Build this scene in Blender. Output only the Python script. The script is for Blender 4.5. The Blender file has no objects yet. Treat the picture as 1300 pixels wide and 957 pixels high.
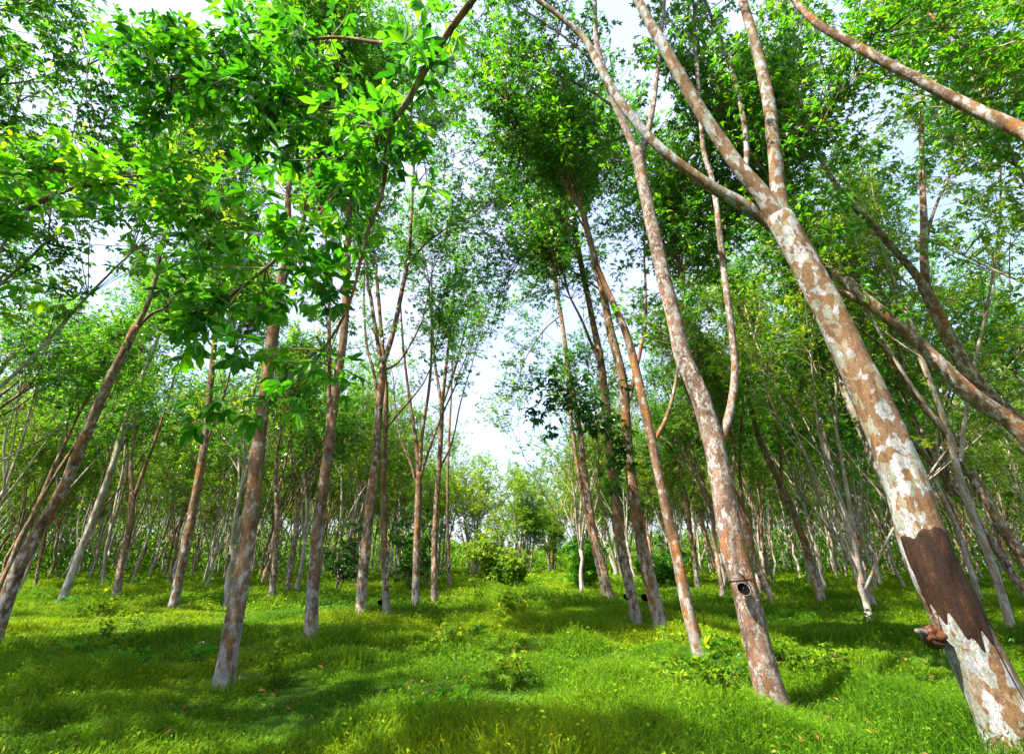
import bpy, math, random
import numpy as np
from mathutils import Vector

# ------------------------------------------------------------------ basics
rng = np.random.default_rng(7)
random.seed(7)
scene = bpy.context.scene
COL = scene.collection
R = math.radians
H = 1.45                      # camera height
F = 614.0                     # focal length in photo pixels (1300 wide)
PITCH = R(24.4)
CP, SP = math.cos(PITCH), math.sin(PITCH)
PX, PY = 650.0, 433.5         # optical axis in the photo


def ray(px, py):
    u, v = px - PX, py - PY
    return np.array([u, F * CP + v * SP, F * SP - v * CP])


def un(px, py, Y):
    """photo pixel -> point on the upright plane at distance Y"""
    d = ray(px, py)
    return np.array([0, 0, H]) + d * (Y / d[1])


def on_ground(px, py):
    d = ray(px, py)
    t = -H / d[2]
    return np.array([0, 0, H]) + d * t


def gh(x, y):
    """gentle lie of the land"""
    return (0.05 * np.sin(x * 0.9 + 1.3 * np.sin(y * 0.35)) + 0.05 * np.sin(y * 0.8 + 1.7 * np.sin(x * 0.5 + 1))
            + 0.04 * np.sin(x * 2.1 + y * 1.7) + 0.035 * np.sin(x * 3.7 - y * 2.9 + 2 * np.sin(y * 0.7)))


def unit(v):
    v = np.asarray(v, float)
    return v / np.maximum(np.linalg.norm(v, axis=-1, keepdims=True), 1e-9)


# ------------------------------------------------------------------ mesh collector (quads only)
class MB:
    def __init__(self):
        self.v, self.q, self.m, self.t, self.s = [], [], [], [], []
        self.n = 0

    def add(self, verts, quads, mat=0, tone=None, smooth=False):
        verts = np.asarray(verts, np.float32).reshape(-1, 3)
        quads = np.asarray(quads, np.int32).reshape(-1, 4)
        self.v.append(verts)
        self.q.append(quads + self.n)
        self.n += len(verts)
        k = len(quads)
        self.m.append(np.full(k, mat, np.int32))
        self.t.append(np.full(k, 0.5, np.float32) if tone is None else np.asarray(tone, np.float32))
        self.s.append(np.full(k, smooth, bool))

    def mesh(self, name, mats):
        v = np.concatenate(self.v)
        q = np.concatenate(self.q)
        me = bpy.data.meshes.new(name)
        me.vertices.add(len(v))
        me.vertices.foreach_set('co', v.ravel())
        me.loops.add(len(q) * 4)
        me.loops.foreach_set('vertex_index', q.ravel())
        me.polygons.add(len(q))
        me.polygons.foreach_set('loop_start', np.arange(0, len(q) * 4, 4, dtype=np.int32))
        me.polygons.foreach_set('loop_total', np.full(len(q), 4, np.int32))
        for m in mats:
            me.materials.append(m)
        me.polygons.foreach_set('material_index', np.concatenate(self.m))
        me.polygons.foreach_set('use_smooth', np.concatenate(self.s))
        a = me.attributes.new('tone', 'FLOAT', 'FACE')
        a.data.foreach_set('value', np.concatenate(self.t))
        me.update(calc_edges=True)
        return me

    def build(self, name, mats, parent=None, loc=None):
        o = bpy.data.objects.new(name, self.mesh(name, mats))
        COL.objects.link(o)
        if parent:
            o.parent = parent
        if loc is not None:
            o.location = loc
        return o


def empty(name, loc, label=None, cat=None, group=None):
    o = bpy.data.objects.new(name, None)
    COL.objects.link(o)
    o.empty_display_size = 0.3
    o.location = loc
    tag(o, label, cat, group)
    return o


def tag(o, label=None, cat=None, group=None, kind=None):
    if label:
        o['label'] = label
    if cat:
        o['category'] = cat
    if group:
        o['group'] = group
    if kind:
        o['kind'] = kind
    return o


def resample(pts, rad, step):
    """Catmull-Rom through the points, about one sample per step"""
    pts = np.asarray(pts, float)
    rad = np.asarray(rad, float)
    P = np.vstack([2 * pts[0] - pts[1], pts, 2 * pts[-1] - pts[-2]])
    out, ro = [], []
    for i in range(len(pts) - 1):
        p0, p1, p2, p3 = P[i], P[i + 1], P[i + 2], P[i + 3]
        n = max(1, int(round(np.linalg.norm(p2 - p1) / step)))
        t = (np.arange(n) / n)[:, None]
        out.append(0.5 * ((2 * p1) + (-p0 + p2) * t + (2 * p0 - 5 * p1 + 4 * p2 - p3) * t ** 2
                          + (-p0 + 3 * p1 - 3 * p2 + p3) * t ** 3))
        ro.append(rad[i] + (rad[i + 1] - rad[i]) * t[:, 0])
    out.append(pts[-1:])
    ro.append(rad[-1:])
    return np.vstack(out), np.concatenate(ro)


def frames(C):
    T = unit(np.gradient(C, axis=0))
    ref = np.array([0, -1.0, 0.12])
    if abs(np.dot(unit(ref), T.mean(0) / max(np.linalg.norm(T.mean(0)), 1e-6))) > 0.85:
        ref = np.array([0, 0, 1.0])
    U = unit(np.cross(np.broadcast_to(ref, T.shape), T))
    V = np.cross(T, U)          # V points roughly along ref (towards the viewer)
    return T, U, V


def tube(mb, pts, rad, sides=8, step=0.25, mat=0, rough=0.05, flare=0.0, seed=0, tip=True):
    C, r = resample(pts, rad, step)
    T, U, V = frames(C)
    n = len(C)
    a = np.linspace(0, 2 * math.pi, sides, endpoint=False)
    g = np.random.default_rng(seed)
    ph = g.uniform(0, 6.28, 6)
    s = np.cumsum(np.r_[0, np.linalg.norm(np.diff(C, axis=0), axis=1)])
    rr = r[:, None] * np.ones((1, sides))
    rr = rr * (1 + rough * (np.sin(2 * a[None] + s[:, None] * 1.3 + ph[0]) + 0.7 * np.sin(3 * a[None] - s[:, None] * 2.6 + ph[1])
                            + 0.6 * np.sin(s[:, None] * 5.5 + a[None] + ph[2]) + 0.4 * np.sin(s[:, None] * 11 - 2 * a[None] + ph[3])))
    if flare:
        rr = rr * (1 + flare * np.exp(-s[:, None] / 0.28) * (1 + 0.45 * np.sin(4 * a[None] + ph[4]) + 0.25 * np.sin(7 * a[None] + ph[5])))
    ring = C[:, None] + rr[..., None] * (np.cos(a)[None, :, None] * U[:, None] + np.sin(a)[None, :, None] * V[:, None])
    verts = ring.reshape(-1, 3)
    i = np.arange(n - 1)[:, None] * sides
    j = np.arange(sides)[None]
    k = (j + 1) % sides
    q = np.stack([i + j, i + k, i + sides + k, i + sides + j], -1).reshape(-1, 4)
    if tip:   # round the end off
        e = C[-1] + T[-1] * r[-1] * 0.8
        verts = np.vstack([verts, e])
        b = (n - 1) * sides
        j2 = np.arange(0, sides, 2)
        q = np.vstack([q, np.stack([b + j2, b + (j2 + 1) % sides, b + (j2 + 2) % sides, np.full(len(j2), n * sides)], -1)])
    mb.add(verts, q, mat, None, True)
    return C, r, (T, U, V, ring)


def ribbons4(mb, P0, P1, P2, r, mat):
    """many thin three-sided twigs bent through three points, vectorised"""
    n = len(P0)
    D = unit(P2 - P0)
    ref = np.where(np.abs(D[:, 2:3]) > 0.9, np.array([[1.0, 0, 0]]), np.array([[0, 0, 1.0]]))
    U = unit(np.cross(D, ref))
    V = np.cross(D, U)
    rings = []
    for P, k in ((P0, 1.0), (P1, 0.75), (P2, 0.4)):
        for a in (0, 2.094, 4.189):
            rings.append(P + (r * k)[:, None] * (math.cos(a) * U + math.sin(a) * V))
    verts = np.stack(rings, 1).reshape(-1, 3)
    base = (np.arange(n) * 9)[:, None]
    q = []
    for lv in (0, 3):
        for a in range(3):
            b = (a + 1) % 3
            q.append(base + np.array([[lv + a, lv + b, lv + 3 + b, lv + 3 + a]]))
    q = np.stack(q, 1).reshape(-1, 4)
    mb.add(verts, q, mat, None, True)


def leaves(mb, P, D, N, L, W, mat, tone, fine=False, g=rng):
    """leaflets: P base, D direction, N upper side"""
    n = len(P)
    D = unit(D)
    S = unit(np.cross(D, N))
    N = np.cross(S, D)
    L = L[:, None]
    W = W[:, None]
    if not fine:
        v = np.stack([P, P + D * L * 0.48 + S * W * 0.5 + N * W * 0.18,
                      P + D * L - N * L * 0.12, P + D * L * 0.48 - S * W * 0.5 + N * W * 0.18], 1)
        q = (np.arange(n) * 4)[:, None] + np.arange(4)[None]
        mb.add(v.reshape(-1, 3), q, mat, tone)
    else:
        c = g.uniform(0.05, 0.22, (n, 1))
        v = np.stack([P, P + D * L * 0.30 + S * W * 0.40 + N * W * 0.16,
                      P + D * L * 0.66 + S * W * 0.46 + N * (W * 0.14 - L * c * 0.4),
                      P + D * L - N * L * c,
                      P + D * L * 0.66 - S * W * 0.46 + N * (W * 0.14 - L * c * 0.4),
                      P + D * L * 0.30 - S * W * 0.40 + N * W * 0.16,
                      P + D * L * 0.50 - N * L * c * 0.25], 1)
        b = (np.arange(n) * 7)[:, None, None]
        q = b + np.array([[[0, 1, 2, 6], [6, 2, 3, 4], [0, 6, 4, 5]]])
        mb.add(v.reshape(-1, 3), q.reshape(-1, 4), mat, np.repeat(tone, 3))


def trifoliate(mb, P, D, size, mat, g, fine=False, tone0=0.5, droop=0.5, pet=True):
    """leaves of three leaflets at the end of a petiole: P foot of the petiole, D its direction"""
    n = len(P)
    pl = size * g.uniform(0.5, 1.1, n)
    E = P + D * pl[:, None]
    down = np.array([[0, 0, -1.0]])
    M = unit(D + down * (droop * g.uniform(0.2, 1.6, n))[:, None] + g.normal(0, 0.15, (n, 3)))
    up = np.array([[0, 0, 1.0]]) + g.normal(0, 0.35, (n, 3))
    S = unit(np.cross(M, up))
    N = np.cross(S, M)
    leaf_t = np.clip(tone0 + g.normal(0, 0.2, n), 0, 1)
    for k, ang in enumerate((-0.95, 0.0, 0.95)):
        d = M * math.cos(ang) + S * math.sin(ang) + g.normal(0, 0.12, (n, 3)) + down * 0.12 * abs(ang)
        ln = size * g.uniform(0.85, 1.15, n) * (1.0 if k == 1 else 0.88)
        leaves(mb, E, d, N, ln, ln * g.uniform(0.38, 0.48, n), mat, np.clip(leaf_t + g.normal(0, 0.05, n), 0, 1), fine, g)


def crown_mesh(mb, anchors, n_twigs, g, leaf=0.14, tw_len=(0.8, 2.0), fine=False, clusters=4, per=6, up=0.35, tone0=0.5,
               bulk=None, twig_r=0.011, spread=1.0):
    """twigs from the anchors (point, outward direction), whorls of leaves along and at the end of each twig"""
    A = np.array([a[0] for a in anchors])
    B = unit(np.array([a[1] for a in anchors]))
    w = np.array([a[2] if len(a) > 2 else 1.0 for a in anchors])
    idx = g.choice(len(A), n_twigs, p=w / w.sum())
    P0 = A[idx]
    d = unit(B[idx] * 0.7 + spread * g.normal(0, 0.75, (n_twigs, 3)) + np.array([[0, 0, up]]))
    ln = g.uniform(*tw_len, n_twigs)[:, None]
    P1 = P0 + d * ln * 0.5 + g.normal(0, 0.06, (n_twigs, 3))
    d2 = unit(d + np.array([[0, 0, 0.25]]) * g.uniform(-1.2, 1.0, (n_twigs, 1)))
    P2 = P1 + d2 * ln * 0.5
    ribbons4(mb, P0, P1, P2, np.full(n_twigs, twig_r) * g.uniform(0.7, 1.3, n_twigs), 1)
    tw_t = np.clip(tone0 + g.normal(0, 0.12, n_twigs), 0, 1)
    for c in range(clusters):
        f = 1.0 - 0.72 * c / max(clusters, 1) * g.uniform(0.75, 1.1, n_twigs)
        f = np.clip(f, 0.05, 1)[:, None]
        C = np.where(f < 0.5, P0 + (P1 - P0) * f * 2, P1 + (P2 - P1) * (f * 2 - 1))
        m = per if c == 0 else max(2, per - 2)
        Ci = np.repeat(C, m, 0) + g.normal(0, 0.03, (n_twigs * m, 3))
        Di = unit(np.repeat(d2, m, 0) * 0.45 + g.normal(0, 0.7, (n_twigs * m, 3)))
        sz = leaf * g.uniform(0.75, 1.2, len(Ci))
        trifoliate(mb, Ci, Di, sz, 0, g, fine, 0.5 + 0 * tone0 + np.repeat(tw_t - 0.5, m), 0.55)


# ------------------------------------------------------------------ materials
def mat(name):
    m = bpy.data.materials.new(name)
    m.use_nodes = True
    nt = m.node_tree
    nt.nodes.clear()
    return m, nt, nt.nodes.new, nt.links.new


def ramp(new, stops, interp='LINEAR'):
    r = new('ShaderNodeValToRGB')
    r.color_ramp.interpolation = interp
    e = r.color_ramp.elements
    while len(e) < len(stops):
        e.new(0.5)
    for x, (p, c) in zip(e, stops):
        x.position = p
        x.color = (*c, 1)
    return r


def leaf_material(name, dark, mid, light, trans, gloss=0.10, tw=0.5, rough=0.38):
    m, nt, new, link = mat(name)
    out = new('ShaderNodeOutputMaterial')
    at = new('ShaderNodeAttribute')
    at.attribute_name = 'tone'
    oi = new('ShaderNodeObjectInfo')
    ad = new('ShaderNodeMath')
    ad.operation = 'MULTIPLY_ADD'
    link(oi.outputs['Random'], ad.inputs[0])
    ad.inputs[1].default_value = 0.30
    ad2 = new('ShaderNodeMath')
    ad2.operation = 'SUBTRACT'
    link(at.outputs['Fac'], ad.inputs[2])
    link(ad.outputs[0], ad2.inputs[0])
    ad2.inputs[1].default_value = 0.15
    rp = ramp(new, [(0.0, dark), (0.45, mid), (0.85, light), (1.0, (light[0] * 1.7, light[1] * 1.15, light[2]))])
    link(ad2.outputs[0], rp.inputs['Fac'])
    df = new('ShaderNodeBsdfDiffuse')
    link(rp.outputs['Color'], df.inputs['Color'])
    mx = new('ShaderNodeMix')
    mx.data_type = 'RGBA'
    mx.blend_type = 'MULTIPLY'
    mx.inputs[0].default_value = 1
    link(rp.outputs['Color'], mx.inputs[6])
    mx.inputs[7].default_value = (*trans, 1)
    tr = new('ShaderNodeBsdfTranslucent')
    link(mx.outputs[2], tr.inputs['Color'])
    ms = new('ShaderNodeMixShader')
    ms.inputs[0].default_value = tw
    link(df.outputs[0], ms.inputs[1])
    link(tr.outputs[0], ms.inputs[2])
    gl = new('ShaderNodeBsdfGlossy')
    gl.inputs['Roughness'].default_value = rough
    gl.inputs['Color'].default_value = (0.9, 0.95, 0.9, 1)
    fr = new('ShaderNodeFresnel')
    fr.inputs['IOR'].default_value = 1.4
    fm = new('ShaderNodeMath')
    fm.operation = 'MULTIPLY'
    link(fr.outputs[0], fm.inputs[0])
    fm.inputs[1].default_value = gloss * 2.2
    fm.use_clamp = True
    m2 = new('ShaderNodeMixShader')
    link(fm.outputs[0], m2.inputs[0])
    link(ms.outputs[0], m2.inputs[1])
    link(gl.outputs[0], m2.inputs[2])
    link(m2.outputs[0], out.inputs['Surface'])
    return m


def noise_node(new, link, vec, scale, detail=4, rough=0.55):
    n = new('ShaderNodeTexNoise')
    n.inputs['Scale'].default_value = scale
    n.inputs['Detail'].default_value = detail
    n.inputs['Roughness'].default_value = rough
    link(vec, n.inputs['Vector'])
    return n


def soft(new, link, val, lo, hi, a=0.0, b=1.0):
    r = new('ShaderNodeMapRange')
    link(val, r.inputs['Value'])
    for k, x in zip(('From Min', 'From Max', 'To Min', 'To Max'), (lo, hi, a, b)):
        r.inputs[k].default_value = x
    return r.outputs[0]


def mixc(new, link, fac, a, b):
    m = new('ShaderNodeMix')
    m.data_type = 'RGBA'
    if isinstance(fac, float):
        m.inputs[0].default_value = fac
    else:
        link(fac, m.inputs[0])
    for k, c in ((6, a), (7, b)):
        if isinstance(c, tuple):
            m.inputs[k].default_value = (*c, 1)
        else:
            link(c, m.inputs[k])
    return m.outputs[2]


def math2(new, link, op, a, b, c=None):
    m = new('ShaderNodeMath')
    m.operation = op
    for k, x in enumerate((a, b, c)):
        if x is None:
            continue
        if isinstance(x, (int, float)):
            m.inputs[k].default_value = x
        else:
            link(x, m.inputs[k])
    return m.outputs[0]


def mottled_bark(name, browns, orange=0.55, lichen=0.53, lsize=8.0, pale_base=0.10, flakes=None, bump=0.6):
    """rough brown bark under orange algae and grey white lichen; flakes = colours of large peeling plates"""
    m, nt, new, link = mat(name)
    out = new('ShaderNodeOutputMaterial')
    tc = new('ShaderNodeTexCoord')
    oi = new('ShaderNodeObjectInfo')
    off = math2(new, link, 'MULTIPLY', oi.outputs['Random'], 37.0)
    cx = new('ShaderNodeCombineXYZ')
    for k in range(3):
        link(off, cx.inputs[k])
    sc = new('ShaderNodeVectorMath')
    sc.operation = 'MULTIPLY_ADD'
    link(tc.outputs['Object'], sc.inputs[0])
    sc.inputs[1].default_value = (1, 1, 0.6)
    link(cx.outputs[0], sc.inputs[2])
    V = sc.outputs[0]
    grain = noise_node(new, link, V, 60, 6, 0.7).outputs['Fac']
    rp = ramp(new, [(0.32, browns[0]), (0.5, browns[1]), (0.68, browns[2])])
    link(noise_node(new, link, V, 6, 8, 0.65).outputs['Fac'], rp.inputs['Fac'])
    col = rp.outputs['Color']
    edge = None
    if flakes:
        w1 = noise_node(new, link, V, 8, 7, 0.68)
        w = new('ShaderNodeVectorMath')
        w.operation = 'MULTIPLY_ADD'
        link(w1.outputs['Color'], w.inputs[0])
        w.inputs[1].default_value = (0.20,) * 3
        link(V, w.inputs[2])
        vo = new('ShaderNodeTexVoronoi')
        vo.inputs['Scale'].default_value = 10.5
        link(w.outputs[0], vo.inputs['Vector'])
        ve = new('ShaderNodeTexVoronoi')
        ve.feature = 'DISTANCE_TO_EDGE'
        ve.inputs['Scale'].default_value = 10.5
        link(w.outputs[0], ve.inputs['Vector'])
        sp = new('ShaderNodeSeparateColor')
        link(vo.outputs['Color'], sp.inputs[0])
        drift = math2(new, link, 'MULTIPLY_ADD', noise_node(new, link, V, 1.9, 3).outputs['Fac'], 1.3, -0.65)
        f2 = ramp(new, flakes, 'CONSTANT')
        link(math2(new, link, 'ADD', sp.outputs[0], drift), f2.inputs['Fac'])
        edge = soft(new, link, ve.outputs['Distance'], 0.0, 0.04, 0.85, 1.0)
        keep = soft(new, link, noise_node(new, link, V, 16, 6, 0.7).outputs['Fac'], 0.36, 0.44)
        col = mixc(new, link, keep, col, f2.outputs['Color'])
    om = soft(new, link, noise_node(new, link, V, 2.6, 6, 0.65).outputs['Fac'], orange, orange + 0.12, 0.0, 0.8)
    if not flakes:
        col = mixc(new, link, om, col, (0.33, 0.125, 0.024))
    sx = new('ShaderNodeSeparateXYZ')
    link(tc.outputs['Object'], sx.inputs[0])
    pb_ = soft(new, link, sx.outputs['Z'], 0.1, 2.4, pale_base, 0.0)
    ln = noise_node(new, link, V, lsize, 6, 0.62).outputs['Fac']
    lm = soft(new, link, math2(new, link, 'ADD', ln, pb_), lichen - 0.02, lichen + 0.08, 0.0, 0.8)
    lc = mixc(new, link, soft(new, link, noise_node(new, link, V, 4, 2).outputs['Fac'], 0.4, 0.6), (0.30, 0.29, 0.27), (0.50, 0.48, 0.46))
    if not flakes:
        col = mixc(new, link, lm, col, lc)
    vm = new('ShaderNodeVectorMath')
    vm.operation = 'SCALE'
    link(col, vm.inputs[0])
    gsc = soft(new, link, grain, 0.3, 0.7, 0.58, 1.3)
    sv = new('ShaderNodeVectorMath')
    sv.operation = 'MULTIPLY'
    link(V, sv.inputs[0])
    sv.inputs[1].default_value = (9, 9, 1.6)
    gsc = math2(new, link, 'MULTIPLY', gsc, soft(new, link, noise_node(new, link, sv.outputs[0], 1.0, 6, 0.7).outputs['Fac'], 0.30, 0.60, 0.48, 1.06))
    gsc = math2(new, link, 'MULTIPLY', gsc, soft(new, link, noise_node(new, link, V, 28, 5, 0.7).outputs['Fac'], 0.32, 0.48, 0.58, 1.0))
    if edge is not None:
        gsc = math2(new, link, 'MULTIPLY', gsc, edge)
    link(gsc, vm.inputs['Scale'])
    pb = new('ShaderNodeBsdfPrincipled')
    link(vm.outputs[0], pb.inputs['Base Color'])
    pb.inputs['Roughness'].default_value = 0.92
    pb.inputs['Specular IOR Level'].default_value = 0.15
    wm = new('ShaderNodeVectorMath')
    wm.operation = 'MULTIPLY'
    link(tc.outputs['Object'], wm.inputs[0])
    wm.inputs[1].default_value = (9, 9, 24)
    rings = noise_node(new, link, wm.outputs[0], 1.0, 4).outputs['Fac']
    h = math2(new, link, 'MULTIPLY_ADD', rings, 0.45, math2(new, link, 'MULTIPLY', grain, 0.7))
    h = math2(new, link, 'MULTIPLY_ADD', edge if edge is not None else lm, 0.5, h)
    bp = new('ShaderNodeBump')
    bp.inputs['Strength'].default_value = bump
    bp.inputs['Distance'].default_value = 0.014
    link(h, bp.inputs['Height'])
    link(bp.outputs[0], pb.inputs['Normal'])
    link(pb.outputs[0], out.inputs['Surface'])
    return m


def simple_material(name, c1, c2, scale=12, rough=0.7, bump=0.3, stretch=(1, 1, 1), spec=0.3):
    m, nt, new, link = mat(name)
    out = new('ShaderNodeOutputMaterial')
    tc = new('ShaderNodeTexCoord')
    mp = new('ShaderNodeMapping')
    mp.inputs['Scale'].default_value = stretch
    link(tc.outputs['Object'], mp.inputs[0])
    n = new('ShaderNodeTexNoise')
    n.inputs['Scale'].default_value = scale
    n.inputs['Detail'].default_value = 6
    link(mp.outputs[0], n.inputs['Vector'])
    rp = ramp(new, [(0.3, c1), (0.7, c2)])
    link(n.outputs['Fac'], rp.inputs['Fac'])
    pb = new('ShaderNodeBsdfPrincipled')
    link(rp.outputs['Color'], pb.inputs['Base Color'])
    pb.inputs['Roughness'].default_value = rough
    pb.inputs['Specular IOR Level'].default_value = spec
    bp = new('ShaderNodeBump')
    bp.inputs['Strength'].default_value = bump
    bp.inputs['Distance'].default_value = 0.02
    link(n.outputs['Fac'], bp.inputs['Height'])
    link(bp.outputs[0], pb.inputs['Normal'])
    link(pb.outputs[0], out.inputs['Surface'])
    return m


def scar_material(name):
    """dark regrown bark crossed by thin slanting cuts"""
    m, nt, new, link = mat(name)
    out = new('ShaderNodeOutputMaterial')
    tc = new('ShaderNodeTexCoord')
    mp = new('ShaderNodeMapping')
    mp.inputs['Rotation'].default_value = (0, R(28), 0)
    link(tc.outputs['Object'], mp.inputs[0])
    wv = new('ShaderNodeTexWave')
    wv.bands_direction = 'Z'
    wv.inputs['Scale'].default_value = 16
    wv.inputs['Distortion'].default_value = 2.5
    wv.inputs['Detail'].default_value = 4
    wv.inputs['Detail Scale'].default_value = 2.5
    link(mp.outputs[0], wv.inputs['Vector'])
    st = new('ShaderNodeVectorMath')
    st.operation = 'MULTIPLY'
    link(tc.outputs['Object'], st.inputs[0])
    st.inputs[1].default_value = (14, 14, 3)
    n1 = noise_node(new, link, st.outputs[0], 1.0, 8, 0.7).outputs['Fac']
    n2 = noise_node(new, link, tc.outputs['Object'], 40, 6, 0.7).outputs['Fac']
    v = math2(new, link, 'MULTIPLY_ADD', wv.outputs['Fac'], 0.05, math2(new, link, 'MULTIPLY_ADD', n2, 0.45, math2(new, link, 'MULTIPLY', n1, 0.65)))
    rp = ramp(new, [(0.50, (0.010, 0.005, 0.003)), (0.64, (0.030, 0.013, 0.006)), (0.80, (0.11, 0.048, 0.022))])
    link(v, rp.inputs['Fac'])
    pb = new('ShaderNodeBsdfPrincipled')
    link(rp.outputs['Color'], pb.inputs['Base Color'])
    pb.inputs['Roughness'].default_value = 0.8
    pb.inputs['Specular IOR Level'].default_value = 0.2
    bp = new('ShaderNodeBump')
    bp.inputs['Strength'].default_value = 0.45
    bp.inputs['Distance'].default_value = 0.010
    link(v, bp.inputs['Height'])
    link(bp.outputs[0], pb.inputs['Normal'])
    link(pb.outputs[0], out.inputs['Surface'])
    return m


TR = (2.9, 3.1, 1.0)
LEAF = leaf_material('rubber leaf', (0.011, 0.058, 0.004), (0.034, 0.130, 0.006), (0.092, 0.205, 0.008), TR)
LEAF_Y = leaf_material('yellowing leaf', (0.045, 0.105, 0.010), (0.095, 0.175, 0.014), (0.175, 0.245, 0.020), TR)
LEAF_O = leaf_material('far olive leaf', (0.032, 0.090, 0.008), (0.070, 0.148, 0.010), (0.150, 0.215, 0.016), TR)
LEAF_N = leaf_material('big near leaf', (0.010, 0.062, 0.004), (0.036, 0.150, 0.005), (0.105, 0.250, 0.008), (2.6, 2.9, 1.0), 0.12, 0.5, 0.3)
LEAF_D = leaf_material('dark sprout leaf', (0.007, 0.042, 0.006), (0.020, 0.085, 0.007), (0.060, 0.150, 0.010), (2.2, 2.2, 1.0), 0.12, 0.4, 0.3)
GRASS = leaf_material('grass blade', (0.014, 0.078, 0.003), (0.074, 0.182, 0.004), (0.200, 0.300, 0.006), (2.0, 1.7, 1.0), 0.06, 0.45, 0.5)
HERB = leaf_material('low herb leaf', (0.024, 0.085, 0.003), (0.080, 0.185, 0.004), (0.190, 0.300, 0.006), (1.8, 1.5, 1.0), 0.05, 0.4, 0.5)
WEED = leaf_material('weed leaf', (0.040, 0.120, 0.006), (0.100, 0.210, 0.008), (0.200, 0.300, 0.012), (2.0, 1.8, 1.0), 0.08, 0.45, 0.4)
WHITE, CREAM, TAN, BROWN, ORANGE, GREY = (0.52, 0.52, 0.49), (0.42, 0.34, 0.20), (0.30, 0.17, 0.075), (0.16, 0.085, 0.04), (0.36, 0.14, 0.03), (0.30, 0.27, 0.24)
B1 = ((0.075, 0.042, 0.024), (0.18, 0.105, 0.058), (0.29, 0.19, 0.115))
BARK_BIG = mottled_bark('flaking bark with white lichen', ((0.11, 0.062, 0.036), (0.20, 0.12, 0.07), (0.29, 0.20, 0.125)), flakes=[
    (0.0, (0.18, 0.11, 0.065)), (0.14, (0.15, 0.09, 0.05)), (0.28, (0.24, 0.195, 0.13)), (0.40, (0.18, 0.10, 0.048)), (0.56, (0.29, 0.30, 0.31)), (0.68, (0.21, 0.22, 0.175)), (0.80, (0.34, 0.34, 0.345))])
BARK = mottled_bark('mottled brown bark', B1, 0.51, 0.56, 10.0, 0.13)
BARK_RED = mottled_bark('rust and grey bark', ((0.09, 0.05, 0.028), (0.20, 0.12, 0.068), (0.30, 0.21, 0.14)), 0.50, 0.52, 12.0, 0.05)
BARK_CUP = mottled_bark('speckled pinkish bark', ((0.085, 0.05, 0.034), (0.19, 0.115, 0.08), (0.30, 0.215, 0.17)), 0.57, 0.50, 15.0, -0.03)
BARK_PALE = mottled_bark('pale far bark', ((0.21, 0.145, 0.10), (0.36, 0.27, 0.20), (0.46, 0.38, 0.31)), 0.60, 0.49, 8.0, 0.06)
TWIG = simple_material('twig', (0.12, 0.075, 0.04), (0.25, 0.17, 0.10), 20)
SCAR = scar_material('tapped bare wood')
GROOVE = simple_material('dark groove', (0.012, 0.007, 0.005), (0.04, 0.02, 0.012), 20, 0.8)
CLAY = simple_material('stained latex cup', (0.010, 0.005, 0.003), (0.14, 0.042, 0.010), 16, 0.6, 1.0)
BOWL = simple_material('dark clay bowl', (0.012, 0.006, 0.004), (0.05, 0.02, 0.01), 24, 0.55, 0.4)
BLACK = simple_material('black cup', (0.003, 0.003, 0.003), (0.005, 0.005, 0.005), 20, 0.95, 0.1, spec=0.03)
RIM = simple_material('cup rim latex', (0.03, 0.027, 0.025), (0.20, 0.18, 0.17), 25, 0.5, 0.2)
WIRE = simple_material('rusty wire', (0.03, 0.02, 0.015), (0.12, 0.05, 0.03), 40, 0.6)



# ------------------------------------------------------------------ trees
def limb_from_pixels(px, Y, lean=0.0, r0=0.1, r1=0.05, start=None):
    """px: photo points; lean: metres towards (+away) per metre of height"""
    out = []
    for (x, y) in px:
        p = un(x, y, Y)
        for _ in range(3):
            p = un(x, y, Y + lean * max(0, p[2]))
        out.append(p)
    if start is not None:
        out[0] = start
    return np.array(out), np.linspace(r0, r1, len(out))


def sprout(P, d, L, r, g, curl=0.25, n=4, wander=0.12):
    """a limb that grows on from P along d, curling upward"""
    pts = [P]
    d = unit(d)
    for k in range(n):
        d = unit(d + np.array([0, 0, curl * 0.5]) + g.normal(0, wander, 3))
        pts.append(pts[-1] + d * L / n)
    return np.array(pts), np.linspace(r, r * 0.35, n + 1)


def near_idx(C, z):
    return int(np.argmin(np.abs(C[:, 2] - z)))


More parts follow.
